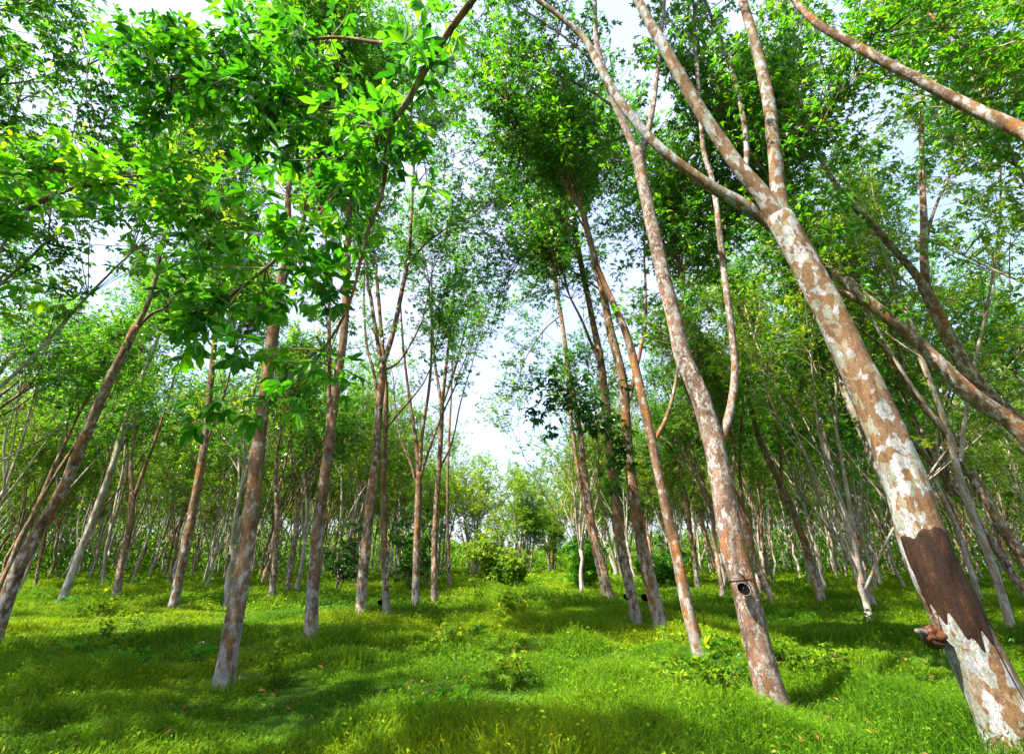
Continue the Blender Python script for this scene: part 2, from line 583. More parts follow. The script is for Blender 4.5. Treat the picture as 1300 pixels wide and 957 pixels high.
def random_tree(g, height=14.5, fork=4.0, r=0.13, limbs=3, lean=0.04, low=False):
    """a plantation rubber tree at the origin: list of limbs (pts, radii) and leaf anchors"""
    L = []
    d0 = unit(np.array([g.normal(0, lean), g.normal(0, lean), 1.0]))
    trunk = [np.array([0, 0, -0.2])]
    for k in range(1, 6):
        trunk.append(np.array([0, 0, -0.2]) + d0 * (fork + 0.2) * k / 5 + g.normal(0, 0.05, 3) * np.array([1, 1, 0]))
    L.append((np.array(trunk), np.linspace(r, r * 0.82, 6)))
    anchors = []
    top = trunk[-1]
    a0 = g.uniform(0, 6.28)
    for i in range(limbs):
        a = a0 + 6.28 * i / limbs + g.normal(0, 0.3)
        tilt = g.uniform(0.16, 0.42) if not low else g.uniform(0.1, 0.5)
        if i == 0:
            tilt *= 0.4
        d = np.array([math.cos(a) * math.sin(tilt), math.sin(a) * math.sin(tilt), math.cos(tilt)])
        ln = (height - fork) * g.uniform(0.62, 0.85)
        rr = r * (0.72 if i == 0 else g.uniform(0.42, 0.6))
        s0 = top - np.array([0, 0, 0.05 + (0.9 * g.random() if i > 1 else 0)])
        p, q = sprout(s0, d, ln, rr, g, 0.06, 6, 0.09)
        L.append((p, q))
        for j in range(3, 7):
            anchors.append((p[j], p[j] - p[j - 1], 0.5 + 0.25 * j))
        for k in range(g.integers(3, 5)):
            b = g.integers(2, 6)
            a2 = g.uniform(0, 6.28)
            d2 = unit(p[b] - p[b - 1]) + 0.75 * np.array([math.cos(a2), math.sin(a2), 0.1])
            p2, q2 = sprout(p[b], d2, ln * g.uniform(0.25, 0.5), q[b] * 0.62, g, 0.3, 4)
            L.append((p2, q2))
            for j in range(2, 5):
                anchors.append((p2[j], p2[j] - p2[j - 1], 1.2))
    return L, anchors


def trunk_mb(limbs, sides, step, flare=0.3, rough=0.05, seed=0):
    mb = MB()
    for i, (p, q) in enumerate(limbs):
        tube(mb, p, q, sides if q[0] > 0.05 else max(5, sides - 3), step, 0, rough, flare if i == 0 else 0, seed + i)
    return mb


# ---- hero trees traced from the photograph -------------------------------------------------
def hero(name, label, base_px, trunk_px, r0, r1, branches=(), bark=BARK, leafm=LEAF, lean=0.0, sides=16, seed=1, n_twigs=170,
         leaf=0.13, grow=(3, 2.6), fine=False, group=None, Y=None, tone0=0.5, cats='tree', up=0.35, cluster=4, per=6, extra=(), bare=False,
         tw_len=(0.7, 1.9)):
    g = np.random.default_rng(seed)
    B = on_ground(*base_px) if Y is None else un(base_px[0], base_px[1], Y)
    if Y is not None:
        B[2] = 0.0
    Yb = B[1]
    root = empty(name, tuple(B), label, cats, group)
    P, q = limb_from_pixels(trunk_px, Yb, lean, r0, r1)
    P = np.vstack([B - np.array([0, 0, 0.25]), B * 0.5 + 0.5 * (B + (P[0] - B) * 0.2), P]) if P[0][2] > 0.4 else np.vstack([P[0] - np.array([0, 0, .25]), P])
    q = np.linspace(r0, r1, len(P))
    P = P - B
    mb = MB()
    C, rr, fr = tube(mb, P, q, sides, 0.12, 0, 0.035, 0.42, seed)
    tr = mb.build('trunk', [bark], root)
    anchors = []
    tips = [(P[-1], P[-1] - P[-2], q[-1])]
    for bi, b in enumerate(branches):
        bp, b0, b1 = b[0], b[1], b[2]
        bl = b[3] if len(b) > 3 else lean
        p, qq = limb_from_pixels(bp, Yb, bl, b0, b1)
        p = p - B
        m2 = MB()
        tube(m2, p, qq, max(8, sides - 4), 0.14, 0, 0.04, 0, seed + 11 + bi)
        m2.build('limb', [bark], root)
        tips.append((p[-1], p[-1] - p[-2], qq[-1]))
        for j in range(len(p) - 1 if bare else len(p) // 2, len(p)):
            anchors.append((p[j], np.array([0, 0, 0.4]) + unit(p[j] - p[j - 1]), 0.5))
    mb2 = MB()
    made = False
    if len(tips) > 2 and min(np.linalg.norm(un(b[0][0][0], b[0][0][1], Yb) - B - P[-1]) for b in branches[:2]) < 1.2:
        tips = tips[1:]          # the trunk ends in its fork
    for (tp, td, tr_) in tips:
        for k in range(grow[0]):
            d = unit(td) + (0.0 if k == 0 else 0.55) * g.normal(0, 0.7, 3) + np.array([0, 0, 0.3])
            p, qq = sprout(tp, d, grow[1] * g.uniform(0.8, 1.3), tr_ * (0.9 if k == 0 else 0.55), g, 0.15, 5)
            tube(mb2, p, qq, 7, 0.3, 1, 0.04, 0, seed + 40 + k)
            made = True
            for j in range(2 if bare else 1, 6):
                anchors.append((p[j], p[j] - p[j - 1], 0.6 + 0.2 * j))
    for (ep, el_) in extra:
        p, qq = limb_from_pixels(ep, Yb, el_, 0.035, 0.010)
        p = p - B
        C2, _, _ = tube(mb2, p, qq, 6, 0.3, 1, 0.05, 0, seed + 90)
        for j in range(len(C2) // 4, len(C2), 2):
            anchors.append((C2[j], C2[j] - C2[j - 1], 1.0))
    crown_mesh(mb2, anchors, int(n_twigs * 2.5), g, leaf * 0.95, tw_len, fine, cluster, per, up, tone0)
    mb2.build('crown', [leafm, bark], root)
    return root, B, C, rr, fr


GR = 'rubber trees lining the grassy lane'
H1, H1B, H1C, H1R, H1F = hero(
    'rubber_tree', 'thick leaning rubber tree at right with large white lichen patches and a dark tapped panel',
    (1290, 940), [(1290, 940), (1255, 866), (1216, 785), (1178, 700), (1146, 605), (1120, 538), (1080, 450), (1030, 350), (1004, 302), (990, 275)],
    0.235, 0.165,
    [([(996, 290), (987, 235), (984, 200), (976, 130), (960, 60), (943, 0), (932, -60), (915, -140)], 0.115, 0.06),
     ([(994, 290), (966, 245), (938, 212), (895, 150), (860, 90), (820, 20), (795, -30), (760, -110)], 0.125, 0.065),
     ([(1000, 305), (968, 275), (900, 235), (840, 190), (795, 140), (765, 92), (742, 50), (712, 22), (660, -20), (600, -90)], 0.10, 0.04, 0.06),
     ([(945, 222), (948, 190), (941, 135), (926, 80), (895, 0), (880, -50), (868, -170)], 0.05, 0.025, 0.1)],
    bark=BARK_BIG, lean=0.02, sides=28, seed=3, n_twigs=120, grow=(3, 2.4), bare=True)
H2, H2B, H2C, H2R, H2F = hero(
    'rubber_tree', 'mottled rubber tree on the right with a black latex cup on its lower trunk',
    (983, 896), [(983, 896), (974, 866), (946, 750), (931, 700), (917, 620), (906, 560), (887, 500), (866, 450), (855, 400), (842, 350), (831, 300), (824, 270), (808, 190)],
    0.165, 0.095,
    [([(909, 575), (920, 545), (928, 515), (933, 470), (929, 420), (920, 350), (914, 300), (905, 230), (893, 190), (886, 100), (880, 30)], 0.062, 0.035),
     ([(811, 205), (795, 165), (780, 130), (768, 95), (757, 50), (755, 0), (750, -60)], 0.075, 0.04),
     ([(811, 205), (822, 170), (830, 130), (835, 85), (842, 20), (846, -40)], 0.06, 0.03)],
    bark=BARK_CUP, lean=0.0, sides=22, seed=5, n_twigs=270, bare=True,
    extra=[([(785, 140), (740, 110), (690, 90), (640, 80), (590, 60)], 0.12), ([(770, 95), (720, 50), (660, 10), (600, -20)], 0.08),
           ([(800, 170), (750, 190), (700, 200), (650, 190)], 0.2)])
hero('rubber_tree', 'slim grey rubber tree right of the lane, forking into a Y above head height',
     (893, 852), [(893, 852), (875, 780), (858, 700), (840, 620), (827, 557), (803, 452), (792, 415), (776, 380), (755, 330), (740, 270)],
     0.10, 0.055, [([(829, 562), (846, 530), (857, 490), (863, 440), (868, 370)], 0.04, 0.02)],
     bark=BARK, seed=8, n_twigs=200, group=GR)
hero('rubber_tree', 'straight brown rubber tree right of the lane with dark sprouts of leaves on its trunk',
     (842, 806), [(842, 806), (828, 750), (815, 690), (803, 620), (797, 560), (790, 480), (775, 420), (765, 370), (755, 330), (740, 270)],
     0.16, 0.09, [([(795, 520), (812, 450), (820, 400), (818, 330)], 0.06, 0.03)], bark=BARK, seed=9, n_twigs=200, tw_len=(0.9, 2.5), group=GR,
     extra=[([(748, 300), (710, 240), (670, 210), (620, 200), (585, 215)], 0.05), ([(765, 370), (720, 340), (680, 320), (640, 310)], 0.1),
            ([(742, 280), (720, 200), (690, 130), (650, 60)], 0.1), ([(740, 270), (755, 200), (770, 120)], 0.1)])
hero('rubber_tree', 'grey based rubber tree just left of the tree with leafy sprouts',
     (810, 797), [(810, 797), (796, 730), (787, 680), (775, 580), (770, 520), (763, 460), (755, 420), (745, 370), (735, 320), (728, 270)],
     0.135, 0.08, [([(764, 470), (740, 410), (725, 380)], 0.05, 0.03)], bark=BARK, seed=10, n_twigs=180, tw_len=(0.9, 2.5), group=GR,
     extra=[([(735, 320), (700, 300), (660, 330), (630, 370)], 0.0), ([(730, 280), (690, 260), (640, 250), (600, 270)], 0.1)])
hero('rubber_tree', 'reddish rubber tree closest to the lane on the right, of a leaning pair',
     (776, 768), [(776, 768), (766, 720), (755, 680), (742, 600), (735, 540), (722, 470), (712, 400), (700, 340)],
     0.15, 0.09, [([(752, 660), (759, 630), (760, 600), (757, 540)], 0.06, 0.03)], bark=BARK_RED, seed=12, n_twigs=120, group=GR,
     extra=[([(712, 400), (690, 420), (665, 460), (655, 500)], -0.05), ([(705, 370), (680, 370), (650, 400)], 0.1)])
hero('rubber_tree', 'thinner grey rubber tree just behind the reddish leaning one',
     (768, 757), [(768, 757), (755, 700), (742, 640), (730, 570), (722, 500), (716, 430), (706, 350)],
     0.12, 0.07, [], bark=BARK, seed=13, n_twigs=140, group=GR)
hero('rubber_tree', 'nearest rubber tree on the left with a pale base and a brown upper trunk',
     (285, 864), [(285, 864), (300, 770), (312, 700), (325, 600), (331, 540), (338, 490), (346, 430), (355, 370), (362, 330)],
     0.122, 0.088, [([(358, 360), (366, 310), (366, 250), (372, 170), (370, 80)], 0.075, 0.04),
                    ([(358, 360), (372, 325), (385, 280), (396, 210), (405, 120)], 0.06, 0.03)], bark=BARK, seed=14, n_twigs=240, group=GR,
     extra=[([(370, 80), (410, 30), (450, -20)], 0.1), ([(372, 170), (420, 120), (470, 90), (520, 90)], 0.15)])
hero('rubber_tree', 'second rubber tree on the left, trunk splitting in two halfway up',
     (393, 824), [(393, 824), (398, 740), (405, 660), (413, 600), (421, 540), (430, 470), (437, 420), (440, 350), (443, 290), (446, 200)],
     0.125, 0.07, [([(416, 575), (417, 535), (418, 500), (418, 420), (417, 350), (412, 280)], 0.055, 0.03)], bark=BARK, seed=15, n_twigs=260, group=GR,
     extra=[([(446, 200), (470, 120), (510, 60), (540, 20)], 0.05), ([(443, 260), (490, 200), (530, 170), (570, 150)], 0.1)])
hero('rubber_tree', 'rubber tree on the left glowing white at its base, candelabra of bare limbs above',
     (456, 795), [(456, 795), (462, 720), (470, 640), (477, 580), (480, 535), (484, 490), (486, 455)],
     0.142, 0.10, [([(486, 462), (497, 430), (505, 395), (515, 345), (520, 320), (522, 280), (526, 200)], 0.085, 0.045),
                  ([(485, 465), (477, 420), (471, 380), (466, 350), (468, 300)], 0.07, 0.04),
                  ([(481, 510), (474, 470), (466, 440), (462, 390), (463, 330)], 0.05, 0.025),
                  ([(486, 470), (505, 460), (525, 430), (538, 400), (545, 360)], 0.045, 0.02),
                  ([(519, 335), (540, 310), (575, 285), (600, 276)], 0.04, 0.02)], bark=BARK_RED, seed=16, n_twigs=130, group=GR,
     extra=[([(526, 200), (540, 140), (560, 90)], 0.0), ([(524, 240), (550, 210), (590, 190)], 0.1)])
hero('rubber_tree', 'dark straight rubber tree on the left beside the white based one, small cup on it',
     (491, 784), [(491, 784), (488, 700), (487, 620), (489, 560), (490, 500), (484, 420), (478, 350)],
     0.108, 0.06, [([(489, 545), (510, 520), (535, 490), (550, 460)], 0.04, 0.02)], bark=BARK, seed=17, n_twigs=80, group=GR)
hero('rubber_tree', 'brown rubber tree left of the lane, with many thin limbs fanning into a V',
     (527, 774), [(527, 774), (529, 700), (531, 640), (532, 600)],
     0.138, 0.11, [([(532, 605), (528, 560), (519, 500), (512, 440), (508, 380)], 0.08, 0.03),
                   ([(532, 605), (536, 550), (545, 490), (548, 430), (545, 360)], 0.08, 0.03),
                   ([(532, 610), (545, 570), (560, 530), (578, 490)], 0.06, 0.03),
                   ([(531, 620), (520, 585), (508, 555), (500, 500)], 0.05, 0.02)], bark=BARK, seed=18, n_twigs=60, group=GR)
hero('rubber_tree', 'reddish rubber tree at the left lane edge whose limbs spread over the sky gap',
     (551, 769), [(551, 769), (552, 690), (556, 610), (560, 550), (561, 510)],
     0.125, 0.095, [([(561, 515), (552, 460), (549, 410), (548, 350)], 0.075, 0.03),
                  ([(561, 515), (568, 450), (575, 390), (580, 330)], 0.08, 0.03),
                  ([(561, 515), (577, 470), (590, 420), (597, 390)], 0.065, 0.03),
                  ([(556, 600), (574, 560), (585, 510), (600, 460)], 0.05, 0.02)], bark=BARK_RED, seed=19, n_twigs=60, group=GR)
hero('rubber_tree', 'very thin pale rubber tree standing alone at the left lane edge',
     (571, 747), [(571, 747), (568, 640), (570, 560), (572, 520), (575, 450)], 0.105, 0.06, [], bark=BARK, seed=20, n_twigs=45, group=GR)
# left side, second row
GL = 'rubber trees of the second row on the left'
hero('rubber_tree', 'leaning rusty rubber tree at the left picture edge with a bare white limb',
     (-12, 820), [(-12, 820), (18, 735), (40, 690), (85, 610), (112, 545), (140, 480), (152, 458), (172, 415)],
     0.128, 0.085, [([(150, 465), (170, 420), (186, 390), (198, 352), (206, 310), (225, 240)], 0.07, 0.04, 0.03),
                  ([(168, 425), (190, 400), (212, 388), (240, 350)], 0.05, 0.025, 0.2)], bark=BARK_RED, seed=21, n_twigs=200, group=GL)
hero('rubber_tree', 'tall straight rubber tree between the leaning one and the nearest left tree',
     (217, 780), [(217, 780), (235, 700), (250, 620), (262, 545), (268, 480), (276, 400)],
     0.15, 0.09, [([(256, 585), (270, 540), (285, 500), (300, 440)], 0.05, 0.025)], bark=BARK, seed=22, n_twigs=210, group=GL)
hero('rubber_tree', 'rubber tree far left forking low into two bright limbs',
     (146, 760), [(146, 760), (158, 700), (166, 660), (168, 625)],
     0.17, 0.12, [([(168, 630), (166, 590), (172, 540), (176, 480), (180, 420)], 0.085, 0.04),
                  ([(167, 640), (185, 590), (200, 550), (215, 500), (232, 440)], 0.085, 0.04)], bark=BARK, seed=23, n_twigs=130, group=GL)
hero('rubber_tree', 'grey rubber tree near the left edge, trunk slanting right, pale bark',
     (77, 766), [(77, 766), (110, 680), (140, 600), (158, 540), (172, 500), (200, 430)],
     0.16, 0.08, [], bark=BARK_PALE, seed=24, n_twigs=130, group=GL)
hero('rubber_tree', 'brown rubber tree standing right behind the nearest left tree, small dark fork',
     (344, 763), [(344, 763), (350, 700), (352, 640), (350, 600), (356, 540)],
     0.14, 0.08, [([(352, 630), (364, 580), (372, 530)], 0.05, 0.03)], bark=BARK_RED, seed=25, n_twigs=130, group=GL)
# right side, second row
GQ = 'rubber trees of the second row on the right'
hero('rubber_tree', 'heavy rubber tree slanting in from the right edge behind the big tapped tree',
     (1500, 905), [(1500, 905), (1440, 780), (1380, 650), (1300, 550), (1232, 500), (1162, 432), (1105, 385), (1072, 355)],
     0.145, 0.085, [([(1075, 360), (1046, 343), (1020, 312), (1006, 285), (980, 230)], 0.065, 0.035),
                   ([(1110, 390), (1070, 372), (1046, 356), (1025, 322), (1000, 250)], 0.06, 0.03)],
     bark=BARK_RED, Y=6.4, lean=0.10, sides=18, seed=31, n_twigs=210, group=GQ)
hero('rubber_tree', 'sunlit orange rubber tree at the right edge forking into a wide Y',
     (1440, 838), [(1440, 838), (1392, 720), (1345, 610), (1298, 543), (1250, 497), (1216, 450), (1190, 400), (1173, 362)],
     0.17, 0.11, [([(1175, 368), (1160, 345), (1136, 318), (1110, 288), (1080, 258), (1052, 220), (1030, 172), (1010, 110)], 0.085, 0.045),
                   ([(1175, 368), (1173, 325), (1173, 280), (1171, 235), (1170, 170), (1168, 90)], 0.085, 0.045),
                   ([(1173, 320), (1185, 270), (1205, 225), (1225, 190)], 0.04, 0.02)],
     bark=BARK_RED, Y=9.0, sides=18, seed=32, n_twigs=210, group=GQ)
hero('rubber_tree', 'lit rubber trunk in the right hand thicket below the heavy slanting tree',
     (1338, 795), [(1338, 795), (1300, 710), (1262, 655), (1233, 600), (1204, 552), (1155, 493), (1130, 455)],
     0.16, 0.10, [([(1150, 488), (1120, 440), (1095, 420), (1075, 380)], 0.06, 0.03),
                  ([(1150, 488), (1140, 440), (1128, 410), (1115, 350)], 0.06, 0.03)], bark=BARK_RED, seed=33, n_twigs=150, group=GQ)
hero('rubber_tree', 'pale straight rubber tree seen just left of the dark tapped panel',
     (1219, 788), [(1219, 788), (1195, 740), (1165, 690), (1122, 612), (1100, 562), (1075, 505), (1058, 450)],
     0.17, 0.09, [], bark=BARK_PALE, seed=34, n_twigs=140, group=GQ)
hero('rubber_tree', 'dark brown rubber tree between the cup tree and the big tapped tree',
     (1044, 765), [(1044, 765), (1022, 690), (994, 620), (965, 560), (950, 500), (938, 430)],
     0.17, 0.09, [([(992, 615), (990, 560), (975, 500), (968, 440)], 0.07, 0.03)], bark=BARK, seed=35, n_twigs=140, group=GQ)
hero('rubber_tree', 'slim pale rubber tree right of the dark brown one, foot in a sunny strip',
     (1111, 777), [(1111, 777), (1088, 710), (1068, 640), (1054, 590), (1040, 520)],
     0.12, 0.07, [([(1080, 680), (1092, 640), (1094, 600)], 0.05, 0.025)], bark=BARK_PALE, seed=36, n_twigs=130, group=GQ)


def edge_tree(name, label, base, pts, r0, r1, limbs, leafm, seed, n_twigs, leaf, bark=BARK, fine=True, tw=(0.4, 1.0), per=6, clusters=4,
              up=0.0, extra=None, tone0=0.5, top=260):
    """a tree rooted just outside the picture, limbs given as world points"""
    g = np.random.default_rng(seed)
    B = np.array(base, float)
    root = empty(name, tuple(B), label, 'tree')
    P = np.array(pts, float) - B
    mb = MB()
    tube(mb, P, np.linspace(r0, r1, len(P)), 16, 0.15, 0, 0.04, 0.25, seed)
    mb.build('trunk', [bark], root)
    anchors = []
    mb2 = MB()
    for i, (lp, a, b, frac, wt) in enumerate(limbs):
        lp = np.array(lp, float) - B
        m = MB()
        C, rr, _ = tube(m, lp, np.linspace(a, b, len(lp)), 10, 0.1, 0, 0.04, 0, seed + i + 5)
        m.build('limb', [bark], root)
        n = len(C)
        for j in range(int(n * frac), n, 2):
            anchors.append((C[j], unit(C[j] - C[j - 1]) * 0.6 + np.array([0, 0, -0.1]), wt))
    crown_mesh(mb2, anchors, n_twigs, g, leaf, tw, fine, clusters, per, up, tone0, twig_r=0.006)
    if top:
        far = []
        g = np.random.default_rng(seed + 7)
        for k in range(5):
            p, q = sprout(P[-1], 0.4 * unit(P[-1] - P[-2]) + g.normal(0, 0.25, 3) + np.array([0.25 * np.sign(B[0]), -0.45, 0.9]), 4.0, r1 * 0.6, g, 0.2, 5)
            tube(mb2, p, q, 7, 0.3, 1, 0.04, 0, seed + 60 + k)
            for j in range(2, 6):
                far.append((p[j], p[j] - p[j - 1]))
        crown_mesh(mb2, far, top, g, 0.12, (0.7, 1.8), False, 4, 6)
    mb2.build('crown', [leafm, bark], root)
    return root


# a limb that arches over the camera and hangs into the upper left
edge_tree('rubber_tree', 'near rubber tree whose long limb droops from the top centre into the upper left',
          (3.3, -2.4, 0), [(3.3, -2.4, -0.25), (3.25, -2.4, 1.5), (3.0, -2.3, 3.2), (2.7, -2.1, 4.8), (2.5, -2.1, 6.0)], 0.17, 0.10,
          [([(2.6, -2.1, 5.2), (1.5, 0.0, 5.6), tuple(un(640, -60, 1.9)), tuple(un(600, 0, 2.1)), tuple(un(560, 55, 2.3)), tuple(un(510, 140, 2.5)),
             tuple(un(488, 166, 2.6)), tuple(un(440, 230, 2.8)), tuple(un(400, 280, 2.9)), tuple(un(350, 330, 3.0)), tuple(un(300, 370, 3.1)), tuple(un(255, 405, 3.2))], 0.036, 0.006, 0.62, 1.0),
           ([tuple(un(496, 156, 2.55)), tuple(un(491, 200, 2.7)), tuple(un(484, 250, 2.8)), tuple(un(465, 300, 2.9)), tuple(un(442, 390, 3.0)), tuple(un(400, 460, 3.1)), tuple(un(365, 520, 3.15))], 0.02, 0.006, 0.55, 0.5),
           ([tuple(un(560, 50, 2.3)), tuple(un(490, 55, 2.6)), tuple(un(420, 48, 2.9)), tuple(un(330, 60, 3.1)), tuple(un(240, 70, 3.3)), tuple(un(170, 60, 3.4))], 0.018, 0.007, 0.4, 1.3),
           ([tuple(un(488, 166, 2.6)), tuple(un(430, 140, 2.9)), tuple(un(360, 130, 3.1)), tuple(un(280, 110, 3.2)), tuple(un(200, 95, 3.3))], 0.016, 0.006, 0.3, 1.3)],
          LEAF_N, 41, 185, 0.118, tw=(0.15, 0.55), per=5, clusters=3, up=-0.05)
# the tree at the left out of frame: shelf of bright leaves
edge_tree('rubber_tree', 'rubber tree past the left edge holding out a bright shelf of big leaves',
          (-5.2, 1.5, 0), [(-5.2, 1.5, -0.25), (-5.2, 1.5, 1.5), (-5.15, 1.45, 3.0), (-5.25, 1.35, 4.6), (-5.4, 1.2, 6.2)], 0.15, 0.09,
          [([(-5.15, 1.45, 2.9), (-4.3, 2.3, 3.2), tuple(un(-60, 330, 3.1)), tuple(un(20, 275, 3.2)), tuple(un(90, 240, 3.3)), tuple(un(170, 235, 3.4)), tuple(un(240, 255, 3.5)), tuple(un(300, 290, 3.6))], 0.035, 0.007, 0.40, 1.0),
           ([(-5.2, 1.38, 4.2), (-4.4, 2.2, 4.4), tuple(un(-20, 200, 3.5)), tuple(un(70, 215, 3.7)), tuple(un(150, 225, 3.8)), tuple(un(210, 215, 3.9))], 0.03, 0.007, 0.45, 0.8)],
          LEAF_N, 42, 85, 0.125, tw=(0.12, 0.45), per=5, clusters=3, up=0.1, tone0=0.5, top=50)
edge_tree('rubber_tree', 'rubber tree past the right edge with a long bare limb crossing the top right corner',
          (8.2, 3.0, 0), [(8.2, 3.0, -0.25), (8.15, 3.0, 1.5), (7.9, 3.05, 3.0), (7.3, 3.2, 4.4)], 0.19, 0.13,
          [([(7.4, 3.2, 4.2), tuple(un(1400, 215, 3.5)), tuple(un(1300, 168, 3.7)), tuple(un(1250, 145, 3.8)), tuple(un(1200, 120, 3.9)), tuple(un(1130, 82, 4.0)), tuple(un(1080, 55, 4.1)), tuple(un(1035, 28, 4.2)), tuple(un(1000, -10, 4.3)), tuple(un(960, -70, 4.3))], 0.085, 0.035, 0.80, 1.0),
           ([(7.3, 3.2, 4.35), tuple(un(1420, 130, 4.6)), tuple(un(1300, 100, 4.9)), tuple(un(1230, 60, 5.2)), tuple(un(1170, 10, 5.4))], 0.05, 0.02, 0.3, 1.2)],
          LEAF, 43, 115, 0.115, bark=BARK_RED, fine=False, tw=(0.5, 1.4))

# ---- leafy sprouts hanging on the trunks right of the lane ---------------------------------
def sprout_parts(root_xyz, spots, label_part, seed, parent):
    g = np.random.default_rng(seed)
    mb = MB()
    an = []
    for (px, py, Y) in spots:
        p = un(px, py, Y) - np.array(root_xyz)
        an.append((p, np.array([-0.4, -0.5, 0.1])))
    crown_mesh(mb, an, 38, g, 0.16, (0.3, 0.9), True, 3, 6, 0.0, 0.45, twig_r=0.008)
    o = mb.build('leafy_sprout', [LEAF_D, TWIG], parent)
    o['label'] = label_part


sp_tree = [o for o in bpy.data.objects if o.get('label', '').startswith('straight brown rubber tree right')][0]
sprout_parts(sp_tree.location, [(740, 500, 10.9), (720, 490, 10.7), (765, 530, 11.1), (790, 560, 11.4), (785, 600, 11.4), (700, 520, 10.8), (800, 590, 11.2)],
             'dark glossy sprout of big leaves', 51, sp_tree)

# ---- tapped panel and groove on the big tree ----------------------------------------------
def shell(C, fr, z0f, z1f, a0, a1, lift, n=40, m=30, thick=None):
    """a patch of skin lying on the modelled trunk surface between two angles and two (angle dependent) heights"""
    T, U, V, ring = fr
    sides = ring.shape[1]
    mb = MB()
    angs = np.linspace(a0, a1, m)
    vs = np.zeros((n, m, 3))
    for j, a in enumerate(angs):
        zs = np.linspace(z0f(a), z1f(a), n)
        fa = (a / (2 * math.pi) * sides) % sides
        j0 = int(fa)
        fj = fa - j0
        for i, z in enumerate(zs):
            k = np.interp(z, C[:, 2], np.arange(len(C)))
            k0 = min(int(k), len(C) - 2)
            f = k - k0
            c = C[k0] * (1 - f) + C[k0 + 1] * f
            s0 = ring[k0, j0] * (1 - fj) + ring[k0, (j0 + 1) % sides] * fj
            s1 = ring[k0 + 1, j0] * (1 - fj) + ring[k0 + 1, (j0 + 1) % sides] * fj
            p = s0 * (1 - f) + s1 * f
            e = min(i, n - 1 - i, j, m - 1 - j)
            lf = lift * min(1.0, -0.8 + 0.6 * e) if e < 3 else lift
            lf += (0.003 * math.sin(z * 9 + a * 4) + 0.0015 * math.sin(z * 17 - a * 7)) * (e > 1)
            vs[i, j] = p + unit(p - c) * lf
    idx = np.arange(n * m).reshape(n, m)
    q = np.stack([idx[:-1, :-1], idx[:-1, 1:], idx[1:, 1:], idx[1:, :-1]], -1).reshape(-1, 4)
    mb.add(vs.reshape(-1, 3), q, 0, None, True)
    return mb


# angle pi/2 faces the camera; U points to ... (sorted out by sign below)
sgn = 1.0 if H1F[1][5][0] > 0 else -1.0
def ang(deg_right):            # 0 = towards the camera, positive = to the right
    return math.pi / 2 - sgn * R(deg_right)
def wob(a, s1, s2):
    return 0.03 * math.sin(a * 3 + s1) + 0.018 * math.sin(a * 8 + s2) + 0.006 * math.sin(a * 17 + s1 * 2)


lo, hi = sorted((ang(-104), ang(88)))
pan = shell(H1C, H1F, lambda a: 0.80 + 3.2 * wob(a, 1.0, 2.0) + 0.05 * math.sin(a * 13) - 0.12 * sgn * math.cos(a),
            lambda a: 1.76 + 0.8 * wob(a, 4.0, 0.5) + 0.05 * sgn * math.cos(a), lo, hi, 0.006, 70, 60)
po = pan.build('tapping_panel', [SCAR], H1)
po['label'] = 'dark brown tapped wood where the bark was cut'
lo, hi = sorted((ang(12), ang(20)))
grv = shell(H1C, H1F, lambda a: 0.05, lambda a: 1.72, lo, hi, 0.010, 80, 7)
grv.build('tapping_groove', [GROOVE], H1)


# ---- latex cups -----------------------------------------------------------------------------
def lathe(mb, prof, sides, mat_i, M, off):
    a = np.linspace(0, 2 * math.pi, sides, endpoint=False)
    prof = np.array(prof)
    v = np.stack([prof[:, 0:1] * np.cos(a), prof[:, 0:1] * np.sin(a), np.repeat(prof[:, 1:2], sides, 1)], -1)
    v = v.reshape(-1, 3) @ M.T + off
    n = len(prof)
    i = np.arange(n - 1)[:, None] * sides
    j = np.arange(sides)[None]
    q = np.stack([i + j, i + (j + 1) % sides, i + sides + (j + 1) % sides, i + sides + j], -1).reshape(-1, 4)
    mb.add(v, q, mat_i, None, True)


def rotx(t):
    c, s = math.cos(t), math.sin(t)
    return np.array([[1, 0, 0], [0, c, -s], [0, s, c]])


def rotz(t):
    c, s = math.cos(t), math.sin(t)
    return np.array([[c, -s, 0], [s, c, 0], [0, 0, 1]])


def cup(label, pos, size, M, wire_to=None, group=None):
    root = empty('latex_cup', tuple(pos), label, 'cup', group)
    mb = MB()
    s = size
    lathe(mb, [(0.001, -0.62 * s), (0.45 * s, -0.60 * s), (0.78 * s, -0.35 * s), (0.97 * s, 0.0), (1.0 * s, 0.12 * s), (0.93 * s, 0.12 * s), (0.88 * s, -0.02 * s), (0.6 * s, -0.38 * s), (0.001, -0.48 * s)], 24, 0, M, np.zeros(3))
    mb.build('bowl', [BLACK], root)
    m2 = MB()
    lathe(m2, [(0.985 * s, 0.06 * s), (1.04 * s, 0.09 * s), (1.04 * s, 0.14 * s), (0.95 * s, 0.15 * s), (0.92 * s, 0.10 * s)], 24, 0, M, np.zeros(3))
    m2.build('rim', [RIM if s > 0.05 and group is None else BLACK], root)
    if wire_to is not None:
        m3 = MB()
        w = np.array(wire_to) - np.array(pos)
        tube(m3, [np.zeros(3) + M @ np.array([0, 0, 0.1 * s]), w * 0.5 + np.array([0, 0, -0.01]), w], [0.003, 0.003, 0.003], 6, 0.02, 0, 0)
        m3.build('wire', [WIRE], root)
    return root


k = near_idx(H2C, 1.22)
c2 = H2C[k] + H2B
p2 = un(944, 748, c2[1] - H2R[k] - 0.065)
CUP2 = cup('round black latex cup tied to the mottled trunk, mouth facing the camera', p2, 0.076, rotx(R(60)), c2)

